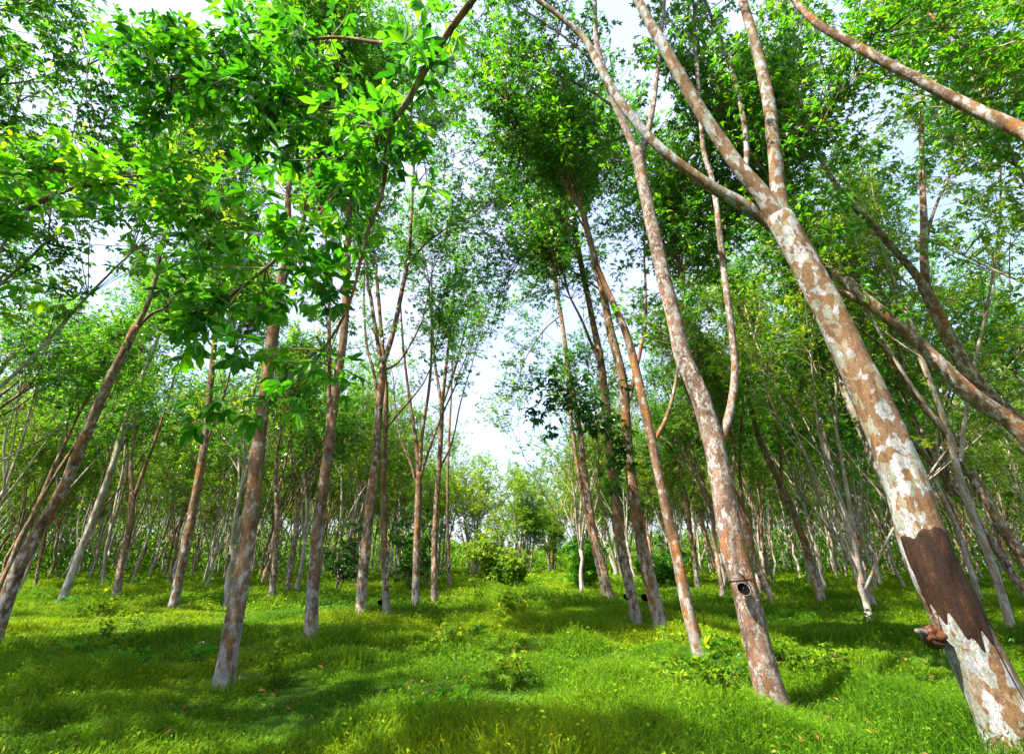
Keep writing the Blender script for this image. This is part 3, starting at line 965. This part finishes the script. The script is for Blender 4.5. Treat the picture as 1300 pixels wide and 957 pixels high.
ringpts = H2F[3][near_idx(H2C, 1.30)]
ctr = ringpts.mean(0)
loop = ctr + (ringpts - ctr) * 1.04 + H2B - p2
mbw = MB()
tube(mbw, np.vstack([loop, loop[:2]]), np.full(len(loop) + 2, 0.004), 6, 0.03, 0, 0, 0, 1, False)
mbw.build('wire_loop', [WIRE], CUP2)
ks = near_idx(H2C, 1.36)
sp0 = un(941, 728, H2C[ks][1] + H2B[1] - H2R[ks] - 0.012) - p2
mbs = MB()
tube(mbs, [sp0 + np.array([0, 0.05, 0.03]), sp0 + np.array([0, 0.0, 0.01]), sp0 + np.array([0.004, -0.04, -0.015])], [0.016, 0.015, 0.010], 8, 0.02)
mbs.build('spout', [RIM], CUP2)

# stained cup hanging left of the big trunk
k = near_idx(H1C, 0.80)
c1 = H1C[k] + H1B
pk = un(1184, 806, c1[1] - 0.05)
root = empty('latex_cup', tuple(pk), 'rusty orange latex cup lump hanging off the left side of the big tapped tree', 'cup')
g = np.random.default_rng(77)
mb = MB()
th = np.linspace(0, math.pi, 15)
ph = np.linspace(0, 2 * math.pi, 24, endpoint=False)
vv = []
for t in th:
    for p in ph:
        d = np.array([math.sin(t) * math.cos(p), math.sin(t) * math.sin(p), math.cos(t)])
        r = 0.088 * (1 + 0.16 * math.sin(3 * p + 2 * t) + 0.10 * math.sin(5 * t + p) + 0.06 * math.sin(9 * p - 4 * t) + 0.035 * math.sin(14 * t + 11 * p))
        vv.append(d * r * np.array([1.05, 0.9, 0.82]))
i = np.arange(14)[:, None] * 24
j = np.arange(24)[None]
mb.add(vv, np.stack([i + j, i + 24 + j, i + 24 + (j + 1) % 24, i + (j + 1) % 24], -1).reshape(-1, 4), 0, None, True)
mb.build('latex_lump', [CLAY], root)
mbb = MB()
lathe(mbb, [(0.001, -0.10), (0.06, -0.095), (0.095, -0.05), (0.108, 0.01), (0.100, 0.012), (0.086, -0.045), (0.05, -0.08), (0.001, -0.085)], 24, 0, rotz(R(20)) @ rotx(R(38)), np.array([0.02, 0.02, -0.01]))
mbb.build('bowl', [BOWL], root)
m2 = MB()
tube(m2, [(-0.09, -0.02, 0.02), (-0.13, -0.03, 0.035), (-0.175, -0.04, 0.04)], [0.035, 0.028, 0.022], 10, 0.02)
m2.build('spout', [RIM], root)
m3 = MB()
wv = c1 - pk
tube(m3, [np.array([0.02, 0, 0.06]), np.array([0.05, 0, 0.16]), wv + np.array([0, 0, 0.25])], [0.006] * 3, 6, 0.03)
m3.build('wire', [WIRE], root)
for (lab, px, py, Y) in (('small dark cup on the left flank of the dark straight trunk left of the lane', 484, 764, 16.0),
                         ('small dark cup low between two trunks right of the lane', 797, 757, 13.3),
                         ('dark cup at the side of the straight brown trunk right of the lane', 820, 758, 12.35)):
    cup(lab, un(px, py, Y), 0.11, rotx(R(25)), un(px + (7 if px < 600 else 8), py - 6, Y), 'small cups on the lane side trunks')

# ------------------------------------------------------------------ plantation behind the traced trees
variants = []
for vi in range(14):
    g = np.random.default_rng(100 + vi)
    kind = vi % 7
    L, an = random_tree(g, height=g.uniform(12.5, 15.5), fork=g.uniform(1.7, 4.6), r=g.uniform(0.085, 0.13), limbs=int(g.integers(3, 6)), lean=0.06)
    tm = trunk_mb(L, 9, 0.45, 0.25, 0.05, vi * 20)
    cb = MB()
    crown_mesh(cb, an, (350, 360, 200)[vi % 3], g, 0.145, (0.8, 2.0), False, 4, 6)
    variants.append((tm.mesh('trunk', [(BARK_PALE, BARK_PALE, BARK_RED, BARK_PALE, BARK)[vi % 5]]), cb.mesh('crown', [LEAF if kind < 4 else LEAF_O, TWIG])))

hero_xy = [(o.location.x, o.location.y) for o in bpy.data.objects if o.get('category') == 'tree']
count = 0


def place(v, x, y, rz, s, label, group, tilt=(0, 0), leafm=None):
    global count
    root = empty('rubber_tree', (x, y, float(gh(x, y)) - 0.03), label, 'tree', group)
    root.rotation_euler = (tilt[0], tilt[1], rz)
    root.scale = (s, s, s)
    t = bpy.data.objects.new('trunk', variants[v][0])
    c = bpy.data.objects.new('crown', variants[v][1])
    for o in (t, c):
        COL.objects.link(o)
        o.parent = root
    if leafm:
        c.material_slots[0].link = 'OBJECT'
        c.material_slots[0].material = leafm
    count += 1
    return root


g = np.random.default_rng(500)
spots = []
for side in (-1, 1):
    for k in range(12):
        X0 = (-3.9 - 6.4 * k) if side < 0 else (3.3 + 6.6 * k)
        y = 1.0 + g.uniform(0, 2)
        while y < 78:
            y += g.uniform(2.1, 3.0)
            x = X0 + g.normal(0, 0.45)
            if y < abs(x) * 0.93 - 3.0 or y > 78:
                continue
            if k == 0 and (3 < y < 24 or y > 29 or side < 0):
                continue
            if any((x - a) ** 2 + (y - b) ** 2 < 1.9 ** 2 for a, b in hero_xy):
                continue
            spots.append((math.hypot(x, y), x, y, side, k))
spots.sort()
for (dist, x, y, side, k) in spots[:262]:
    w = 'left' if side < 0 else 'right'
    if k == 0:
        lab, gr = 'pale distant rubber tree in the row edging the lane on its %s side' % w, 'far trees of the %s lane row' % w
    elif y < 26:
        lab, gr = 'slender mottled rubber tree in the nearer thicket of trunks on the %s' % w, 'nearer thicket trunks on the %s' % w
    else:
        lab, gr = 'thin far rubber tree among the crowded trunks deep in the plantation on the %s' % w, 'far plantation trunks on the %s' % w
    place(int(g.integers(14)), x, y, g.uniform(0, 6.28), g.uniform(0.85, 1.08), lab, gr, (g.normal(0, 0.05), g.normal(0, 0.05)),
          LEAF_O if y > 30 and g.random() < 0.6 else None)
# the rest, farthest away, as one mass
wood = MB()
lods = []
for li in range(5):
    gg = np.random.default_rng(700 + li)
    L, an = random_tree(gg, height=gg.uniform(11.5, 14), fork=gg.uniform(1.8, 4.0), r=0.12, limbs=4, lean=0.06)
    t = trunk_mb(L, 5, 1.2, 0.2, 0.03, li)
    c = MB()
    crown_mesh(c, an, 90, gg, 0.24, (0.8, 2.0), False, 4, 5)
    lods.append([(np.concatenate(m.v), np.concatenate(m.q), np.concatenate(m.m), np.concatenate(m.t)) for m in (t, c)])
for (dist, x, y, side, k) in spots[262:]:
    a, sc_ = g.uniform(0, 6.28), g.uniform(0.85, 1.05)
    M = rotz(a) * sc_
    (tv, tq, tm_, tt), (cv, cq, cmx, ct) = lods[int(g.integers(5))]
    off = np.array([x, y, float(gh(x, y))])
    wood.add(tv @ M.T + off, tq, 0, None, True)
    for mi in (0, 1):
        sel = cmx == mi
        if mi == 0:
            wood.add(cv @ M.T + off, cq[sel], 1, np.clip(ct[sel] + g.uniform(-0.15, 0.15), 0, 1))
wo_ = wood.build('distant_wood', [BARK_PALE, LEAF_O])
tag(wo_, 'far off mass of rubber trees closing the plantation', 'wood', kind='stuff')

# trees beside and behind the camera, crowns overhead
for (x, y) in ((-10.6, 1.0), (-10.2, 4.6), (-10.4, 7.8), (-10.7, -3), (-17.2, 7), (-4.0, -6.0), (3.2, -6), (10.0, 3.2), (-17, -2)):
    place(int(g.integers(14)), x, y, g.uniform(0, 6.28), g.uniform(0.95, 1.1), 'rubber tree beside the camera, only its crown reaching in overhead', 'trees beside the camera', (0, 0))

# trees closing the lane
def fan_tree(label, px, py_base, Y, height, stems, bark, leafm, seed, n_twigs, spread=0.3, leaf=0.2):
    g = np.random.default_rng(seed)
    b = un(px, py_base, Y)
    root = empty('rubber_tree', (b[0], Y, 0), label, 'tree')
    mb, cb, an = MB(), MB(), []
    for i in range(stems):
        a = 6.28 * i / stems + g.normal(0, 0.3)
        t = g.uniform(0.3, 1.0) * spread
        d = np.array([math.cos(a) * t, math.sin(a) * t, 1.0])
        p, q = sprout(np.array([math.cos(a) * 0.35, math.sin(a) * 0.35, -0.2]), d, height * g.uniform(0.75, 1.0), g.uniform(0.09, 0.14), g, 0.02, 7, 0.05)
        tube(mb, p, q, 8, 0.5, 0, 0.04, 0.2, seed + i)
        for kk in range(5):
            bb = int(g.integers(2, 7))
            p2, q2 = sprout(p[bb], unit(p[bb] - p[bb - 1]) + g.normal(0, 0.4, 3), height * g.uniform(0.15, 0.35), q[bb] * 0.6, g, 0.15, 4)
            tube(mb, p2, q2, 6, 0.5, 0, 0.04, 0, seed + i + kk)
            an += [(p2[3], p2[3] - p2[2]), (p2[4], p2[4] - p2[3])]
        an += [(p[6], p[6] - p[5]), (p[7], p[7] - p[6])]
    mb.build('trunk', [bark], root)
    crown_mesh(cb, an, n_twigs, g, leaf, (0.8, 2.2), False, 4, 6)
    cb.build('crown', [leafm, TWIG], root)


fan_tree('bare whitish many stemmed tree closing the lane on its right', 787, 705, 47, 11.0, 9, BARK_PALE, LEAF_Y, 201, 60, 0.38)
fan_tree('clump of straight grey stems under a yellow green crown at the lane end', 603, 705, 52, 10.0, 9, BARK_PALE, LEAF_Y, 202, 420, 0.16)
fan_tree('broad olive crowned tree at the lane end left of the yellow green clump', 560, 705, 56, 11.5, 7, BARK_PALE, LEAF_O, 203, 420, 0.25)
fan_tree('green leafy tree behind the yellow green clump at the lane end', 655, 705, 66, 11.0, 6, BARK, LEAF_O, 204, 420, 0.25)


fan_tree('small yellow green tree in the middle of the lane end, beyond the shrubs', 668, 705, 61, 9.5, 6, BARK_PALE, LEAF_Y, 205, 420, 0.22, 0.22)
fan_tree('low dark green tree far behind the gap at the lane end', 700, 705, 72, 8.0, 6, BARK, LEAF_O, 206, 360, 0.3, 0.24)
fan_tree('pale stemmed green tree closing the lane beside the bare whitish one', 745, 705, 56, 11.5, 7, BARK_PALE, LEAF_O, 207, 380, 0.25, 0.2)


# ------------------------------------------------------------------ shrubs and weeds
def bush(name, label, cat, px, py, Y, h, w, n, leaf, leafm, seed, stems=6, group=None, tone0=0.5):
    g = np.random.default_rng(seed)
    b = un(px, py, Y)
    root = empty(name, (b[0], Y, float(gh(b[0], Y))), label, cat, group)
    mb, cb, an = MB(), MB(), []
    for i in range(stems):
        a = g.uniform(0, 6.28)
        d = np.array([math.cos(a) * w / h * 0.5, math.sin(a) * w / h * 0.5, 1.0]) * 1.0
        p, q = sprout(np.array([0.1 * math.cos(a), 0.1 * math.sin(a), -0.05]), d, h * g.uniform(0.6, 0.95), 0.008 * h + 0.004, g, 0.05, 5, 0.12)
        tube(mb, p, q, 5, 0.3, 0, 0)
        an += [(p[j], p[j] - p[j - 1] + g.normal(0, 0.3, 3) * 0.3) for j in range(1, 6)]
    mb.build('stem', [TWIG], root)
    crown_mesh(cb, an, n, g, leaf, (0.10 * h, 0.28 * h), True, 3, 5, 0.1, tone0, twig_r=0.003 * h + 0.001)
    cb.build('foliage', [leafm, TWIG], root)
    return root


bush('shrub', 'tall leafy shrub with big yellow green leaves left of the lane end', 'shrub', 628, 736, 33, 3.9, 2.2, 95, 0.26, WEED, 301, 8, tone0=0.62)
bush('shrub', 'lower bright shrub leaning against the tall leafy shrub at the lane end', 'shrub', 650, 736, 32.5, 2.2, 1.8, 60, 0.22, WEED, 302, 7)
bush('shrub', 'dark rounded shrub beside the leaning pair of trunks right of the lane', 'shrub', 743, 741, 30, 3.2, 2.0, 95, 0.24, LEAF_N, 303, 8)
bush('shrub', 'wide shrub between the trunks behind the straight brown tree on the right', 'shrub', 838, 735, 32, 2.6, 4.0, 90, 0.22, LEAF_N, 304, 10)
bush('sapling', 'young rubber sapling with a dark tuft left of the white based tree', 'sapling', 428, 745, 27, 3.2, 1.0, 26, 0.24, LEAF_D, 305, 3)
bush('sapling', 'young rubber sapling with dark leaves between the brown lane trees', 'sapling', 514, 742, 28, 3.6, 1.3, 34, 0.24, LEAF_D, 306, 3)
bush('sapling', 'young dark sapling just right of the reddish lane edge tree', 'sapling', 543, 742, 27, 4.4, 1.2, 34, 0.24, LEAF_D, 307, 3)
bush('weed', 'pale weed with soft leaves in the middle of the lane', 'plant', 652, 778, 15.5, 0.75, 0.6, 34, 0.10, WEED, 308, 5)
bush('weed', 'yellow green weed standing at the lower middle left of the lane', 'plant', 556, 822, 10, 0.5, 0.35, 22, 0.08, WEED, 309, 4)
bush('weed', 'broad leaved dark weed at the foot of the slim grey tree', 'plant', 908, 866, 7.6, 0.35, 0.7, 26, 0.11, LEAF_D, 310, 5)
bush('weed', 'rounded grassy weed clump between the cup tree and the tapped tree', 'plant', 1032, 872, 8.0, 0.55, 0.9, 200, 0.05, HERB, 311, 14, tone0=0.4)

g = np.random.default_rng(640)
protos = []
for wi in range(3):
    mbw, mbf, an = MB(), MB(), []
    for i in range(4):
        a = g.uniform(0, 6.28)
        p, q = sprout(np.array([0.02 * math.cos(a), 0.02 * math.sin(a), -0.03]), np.array([math.cos(a) * 0.5, math.sin(a) * 0.5, 1.0]), g.uniform(0.18, 0.34), 0.004, g, 0.05, 4, 0.12)
        tube(mbw, p, q, 4, 0.1, 0, 0)
        an += [(p[j], p[j] - p[j - 1]) for j in range(1, 5)]
    crown_mesh(mbf, an, 16, g, 0.075, (0.04, 0.12), True, 2, 4, 0.2, 0.5, twig_r=0.002)
    protos.append((mbw.mesh('stem', [TWIG]), mbf.mesh('foliage', [(WEED, LEAF_N, HERB)[wi], TWIG])))
nw = 0
while nw < 46:
    y = g.uniform(5.2, 22)
    x = g.uniform(-0.95, 0.95) * (y + 1)
    if any((x - a) ** 2 + (y - b) ** 2 < 0.25 for a, b in hero_xy):
        continue
    o = empty('weed', (x, y, float(gh(x, y))), 'small leafy weed poking out of the grass', 'plant', 'small weeds scattered in the grass')
    sc_ = g.uniform(0.6, 1.35)
    o.scale = (sc_, sc_, sc_)
    o.rotation_euler = (0, 0, g.uniform(0, 6.28))
    for me_ in protos[int(g.integers(3))]:
        c = bpy.data.objects.new(me_.name.split('.')[0], me_)
        COL.objects.link(c)
        c.parent = o
    nw += 1
LITTER = leaf_material('fallen leaf', (0.07, 0.035, 0.012), (0.16, 0.085, 0.025), (0.26, 0.17, 0.045), (1, 1, 1), 0.05, 0.1, 0.6)
n = 1100
y = g.uniform(4.5, 20, n)
x = g.uniform(-1, 1, n) * (y + 1)
mb = MB()
P = np.stack([x, y, gh(x, y) + g.uniform(0.03, 0.14, n)], -1)
a = g.uniform(0, 6.28, n)
leaves(mb, P, np.stack([np.cos(a), np.sin(a), g.normal(0, 0.3, n)], -1), unit(np.array([[0, 0, 1.0]]) + g.normal(0, 0.5, (n, 3))),
       g.uniform(0.06, 0.12, n), g.uniform(0.025, 0.045, n), 0, g.random(n))
tag(mb.build('leaf_litter', [LITTER]), 'brown fallen leaves caught in the grass', 'fallen leaves', kind='stuff')

# ------------------------------------------------------------------ ground and grass
xs = np.unique(np.concatenate([np.linspace(-300, -60, 25), np.linspace(-60, 60, 241), np.linspace(60, 300, 25)]))
ys = np.unique(np.concatenate([np.linspace(-40, -5, 12), np.linspace(-5, 90, 191), np.linspace(90, 420, 34)]))
GX, GY = np.meshgrid(xs, ys)
GZ = gh(GX, GY)
idx = np.arange(GX.size).reshape(GX.shape)
mb = MB()
mb.add(np.stack([GX, GY, GZ], -1).reshape(-1, 3), np.stack([idx[:-1, :-1], idx[:-1, 1:], idx[1:, 1:], idx[1:, :-1]], -1).reshape(-1, 4), 0, None, True)
gm = simple_material('turf soil', (0.020, 0.050, 0.006), (0.050, 0.105, 0.010), 3.0, 0.95, 0.6, spec=0.05)
tag(mb.build('ground', [gm]), kind='structure')


def vnoise(x, y, s, seed):
    gg = np.random.default_rng(seed)
    T = gg.random((256, 256))
    x, y = x / s + 500, y / s + 500
    xi, yi = np.floor(x).astype(int), np.floor(y).astype(int)
    fx, fy = x - xi, y - yi
    fx, fy = fx * fx * (3 - 2 * fx), fy * fy * (3 - 2 * fy)
    a = T[xi % 256, yi % 256] * (1 - fx) + T[(xi + 1) % 256, yi % 256] * fx
    b = T[xi % 256, (yi + 1) % 256] * (1 - fx) + T[(xi + 1) % 256, (yi + 1) % 256] * fx
    return a * (1 - fy) + b * fy


mb = MB()
g = np.random.default_rng(900)
for (y0, y1, dens, wd, ht, two, herb, hs) in ((2.6, 8.5, 3000, 0.0055, 0.125, True, 650, 0.034), (8.5, 17, 1050, 0.010, 0.14, True, 260, 0.052),
                                              (17, 36, 210, 0.024, 0.18, False, 80, 0.10), (36, 95, 18, 0.08, 0.24, False, 14, 0.28)):
    wmax = y1 * 1.0 + 3

    def scatter(d):
        n = int((y1 - y0) * 2 * wmax * d)
        x = g.uniform(-wmax, wmax, n)
        y = g.uniform(y0, y1, n)
        m = np.abs(x) < y * 1.0 + 3
        x, y = x[m], y[m]
        c1, c2 = vnoise(x, y, 1.1, 1), vnoise(x, y, 0.42, 2)
        m = g.random(len(x)) < 0.30 + 0.95 * c2
        return x[m], y[m], c1[m], c2[m], 0.44 + 0.55 * (vnoise(x, y, 2.2, 5)[m] - 0.5)
    x, y, c1, c2, t0 = scatter(dens)
    n = len(x)
    hgt = ht * (0.25 + 2.2 * c1 ** 2.2 + 0.6 * c2) * g.uniform(0.6, 1.3, n)
    w = wd * g.uniform(0.6, 1.5, n)
    P = np.stack([x, y, gh(x, y) - 0.02], -1)
    a = g.uniform(0, 6.28, n)
    S = np.stack([np.cos(a), np.sin(a), 0 * a], -1)
    b = a + 1.57 + g.normal(0, 0.5, n)
    bend = g.uniform(0.1, 0.95, n)[:, None] * hgt[:, None]
    O = np.stack([np.cos(b), np.sin(b), 0 * b], -1)
    upv = np.array([[0, 0, 1.0]])
    tone = np.clip(t0 + g.normal(0, 0.16, n), 0, 1)
    hw = w[:, None] * 0.5
    mid = P + upv * hgt[:, None] * 0.65 + O * bend * 0.3
    top = P + upv * hgt[:, None] * 0.92 + O * bend
    if two:
        v = np.stack([P - S * hw * 0.8, P + S * hw * 0.8, mid + S * hw, mid - S * hw, top + S * hw * 0.15, top - S * hw * 0.15], 1)
        q = (np.arange(n) * 6)[:, None, None] + np.array([[[0, 1, 2, 3], [3, 2, 4, 5]]])
        mb.add(v.reshape(-1, 3), q.reshape(-1, 4), 0, np.repeat(tone, 2))
    else:
        v = np.stack([P - S * hw, P + S * hw, top + S * hw * 0.25, top - S * hw * 0.25], 1)
        q = (np.arange(n) * 4)[:, None] + np.arange(4)[None]
        mb.add(v.reshape(-1, 3), q, 0, tone)
    # taller tufts round the feet of the nearer trees
    if two:
        near = [(a_, b_) for a_, b_ in hero_xy if y0 - 1 < b_ < y1 + 1]
        if near:
            nn = 260
            ctr = np.repeat(np.array(near), nn, 0)
            aa = g.uniform(0, 6.28, len(ctr))
            rr_ = 0.16 + np.abs(g.normal(0, 0.20, len(ctr)))
            x, y = ctr[:, 0] + rr_ * np.cos(aa), ctr[:, 1] + rr_ * np.sin(aa)
            n = len(x)
            P = np.stack([x, y, gh(x, y) - 0.02], -1)
            hg = g.uniform(0.06, 0.20, n)[:, None]
            S = np.stack([-np.sin(aa), np.cos(aa), 0 * aa], -1)
            O = np.stack([np.cos(aa), np.sin(aa), 0 * aa], -1) * g.uniform(-0.3, 0.7, n)[:, None]
            ww = wd * 0.5
            v = np.stack([P - S * ww, P + S * ww, P + upv * hg * 0.6 + O * hg * 0.3 + S * ww, P + upv * hg * 0.6 + O * hg * 0.3 - S * ww,
                          P + upv * hg * 0.92 + O * hg + S * ww * 0.2, P + upv * hg * 0.92 + O * hg - S * ww * 0.2], 1)
            q = (np.arange(n) * 6)[:, None, None] + np.array([[[0, 1, 2, 3], [3, 2, 4, 5]]])
            mb.add(v.reshape(-1, 3), q.reshape(-1, 4), 0, np.repeat(np.clip(0.45 + g.normal(0, 0.2, n), 0, 1), 2))
    # low broad leaved cover between the blades
    x, y, c1, c2, t0 = scatter(herb)
    n = len(x)
    hh = ht * (0.15 + 2.4 * c1 ** 2.4 + 0.4 * c2) * g.uniform(0.25, 1.15, n)
    P = np.stack([x, y, gh(x, y) + hh], -1)
    a = g.uniform(0, 6.28, n)
    D = np.stack([np.cos(a), np.sin(a), g.normal(0.1, 0.45, n)], -1)
    N = unit(np.array([[0, 0, 1.0]]) + g.normal(0, 0.3, (n, 3)))
    ln = hs * g.uniform(0.6, 1.5, n)
    leaves(mb, P, D, N, ln, ln * g.uniform(0.45, 0.8, n), 1, np.clip(t0 + 0.05 + g.normal(0, 0.15, n), 0, 1))
go = mb.build('grass', [GRASS, HERB])
tag(go, 'lush bright green grass covering the plantation floor', 'grass', kind='stuff')

# far belt of low bushes beyond the plantation, one mass
g = np.random.default_rng(950)
mb = MB()
n = 120000
th = g.uniform(-1.2, 1.2, n)
rad = g.uniform(82, 112, n)
x, y = rad * np.sin(th), rad * np.cos(th)
top = 1.0 + 3.0 * vnoise(x, y, 9, 11) + 2.0 * vnoise(x, y, 3, 12) + 6.0 * vnoise(x, y, 14, 13) * np.clip((np.abs(x) - 8) / 14, 0, 1)
z = g.random(n) * top
P = np.stack([x, y, z], -1)
D = unit(g.normal(0, 1, (n, 3)))
N = unit(g.normal(0, 0.5, (n, 3)) + np.array([[0, 0, 1.0]]))
leaves(mb, P, D, N, g.uniform(0.4, 0.8, n), g.uniform(0.22, 0.45, n), 0, np.clip(0.5 + g.normal(0, 0.25, n), 0, 1))
fo = mb.build('far_bushes', [LEAF_O])
tag(fo, 'low far belt of bushes seen between the distant trunks', 'bushes', kind='stuff')

# ------------------------------------------------------------------ sky, sun, camera
SUN = unit(np.array([-0.56, -0.34, 1.0]))
el = math.asin(SUN[2])
az = math.atan2(SUN[0], SUN[1])
world = bpy.data.worlds.new('World')
scene.world = world
world.use_nodes = True
nt = world.node_tree
nt.nodes.clear()
wo = nt.nodes.new('ShaderNodeOutputWorld')
bg = nt.nodes.new('ShaderNodeBackground')
sky = nt.nodes.new('ShaderNodeTexSky')
sky.sky_type = 'NISHITA'
sky.sun_disc = False
sky.sun_elevation = el
sky.sun_rotation = az
sky.air_density = 1.0
sky.dust_density = 3.0
sky.ozone_density = 1.5
bg.inputs['Strength'].default_value = 0.12
# thin bright haze cloud over the blue
tcw = nt.nodes.new('ShaderNodeTexCoord')
cn = nt.nodes.new('ShaderNodeTexNoise')
cn.inputs['Scale'].default_value = 2.2
cn.inputs['Detail'].default_value = 5
nt.links.new(tcw.outputs['Generated'], cn.inputs['Vector'])
cr = nt.nodes.new('ShaderNodeMapRange')
nt.links.new(cn.outputs['Fac'], cr.inputs['Value'])
cr.inputs['From Min'].default_value = 0.35
cr.inputs['From Max'].default_value = 0.65
cr.inputs['To Min'].default_value = 0.30
cr.inputs['To Max'].default_value = 0.85
cm = nt.nodes.new('ShaderNodeMix')
cm.data_type = 'RGBA'
nt.links.new(cr.outputs[0], cm.inputs[0])
nt.links.new(sky.outputs[0], cm.inputs[6])
cm.inputs[7].default_value = (2.0, 2.15, 2.9, 1)
nt.links.new(cm.outputs[2], bg.inputs['Color'])
nt.links.new(bg.outputs[0], wo.inputs['Surface'])

sl = bpy.data.lights.new('sun', 'SUN')
sl.energy = 4.2
sl.angle = R(0.6)
sl.color = (1.0, 0.93, 0.80)
so = bpy.data.objects.new('sun', sl)
COL.objects.link(so)
so.rotation_euler = Vector(-SUN).to_track_quat('-Z', 'Y').to_euler()
so.location = (0, 0, 40)

cam = bpy.data.cameras.new('camera')
co = bpy.data.objects.new('camera', cam)
COL.objects.link(co)
co.location = (0, 0, H)
co.rotation_euler = (R(90) + PITCH, 0, 0)
cam.sensor_width = 36
cam.sensor_fit = 'HORIZONTAL'
cam.lens = F / 1300 * 36
cam.shift_y = -45.0 / 1300
cam.clip_start = 0.05
cam.clip_end = 1500
scene.camera = co

vs = scene.view_settings
vs.view_transform = 'Standard'
vs.look = 'None'
vs.exposure = 2.22
vs.gamma = 1
scene.render.engine = 'CYCLES'
cy = scene.cycles
cy.max_bounces = 8
cy.diffuse_bounces = 5
cy.glossy_bounces = 2
cy.transmission_bounces = 4
cy.transparent_max_bounces = 4
cy.sample_clamp_indirect = 8
cy.use_denoising = True
try:
    cy.denoiser = 'OPENIMAGEDENOISE'
    cy.denoising_input_passes = 'RGB_ALBEDO_NORMAL'
except Exception:
    pass
print('TREES', count, 'objects', len(bpy.data.objects))
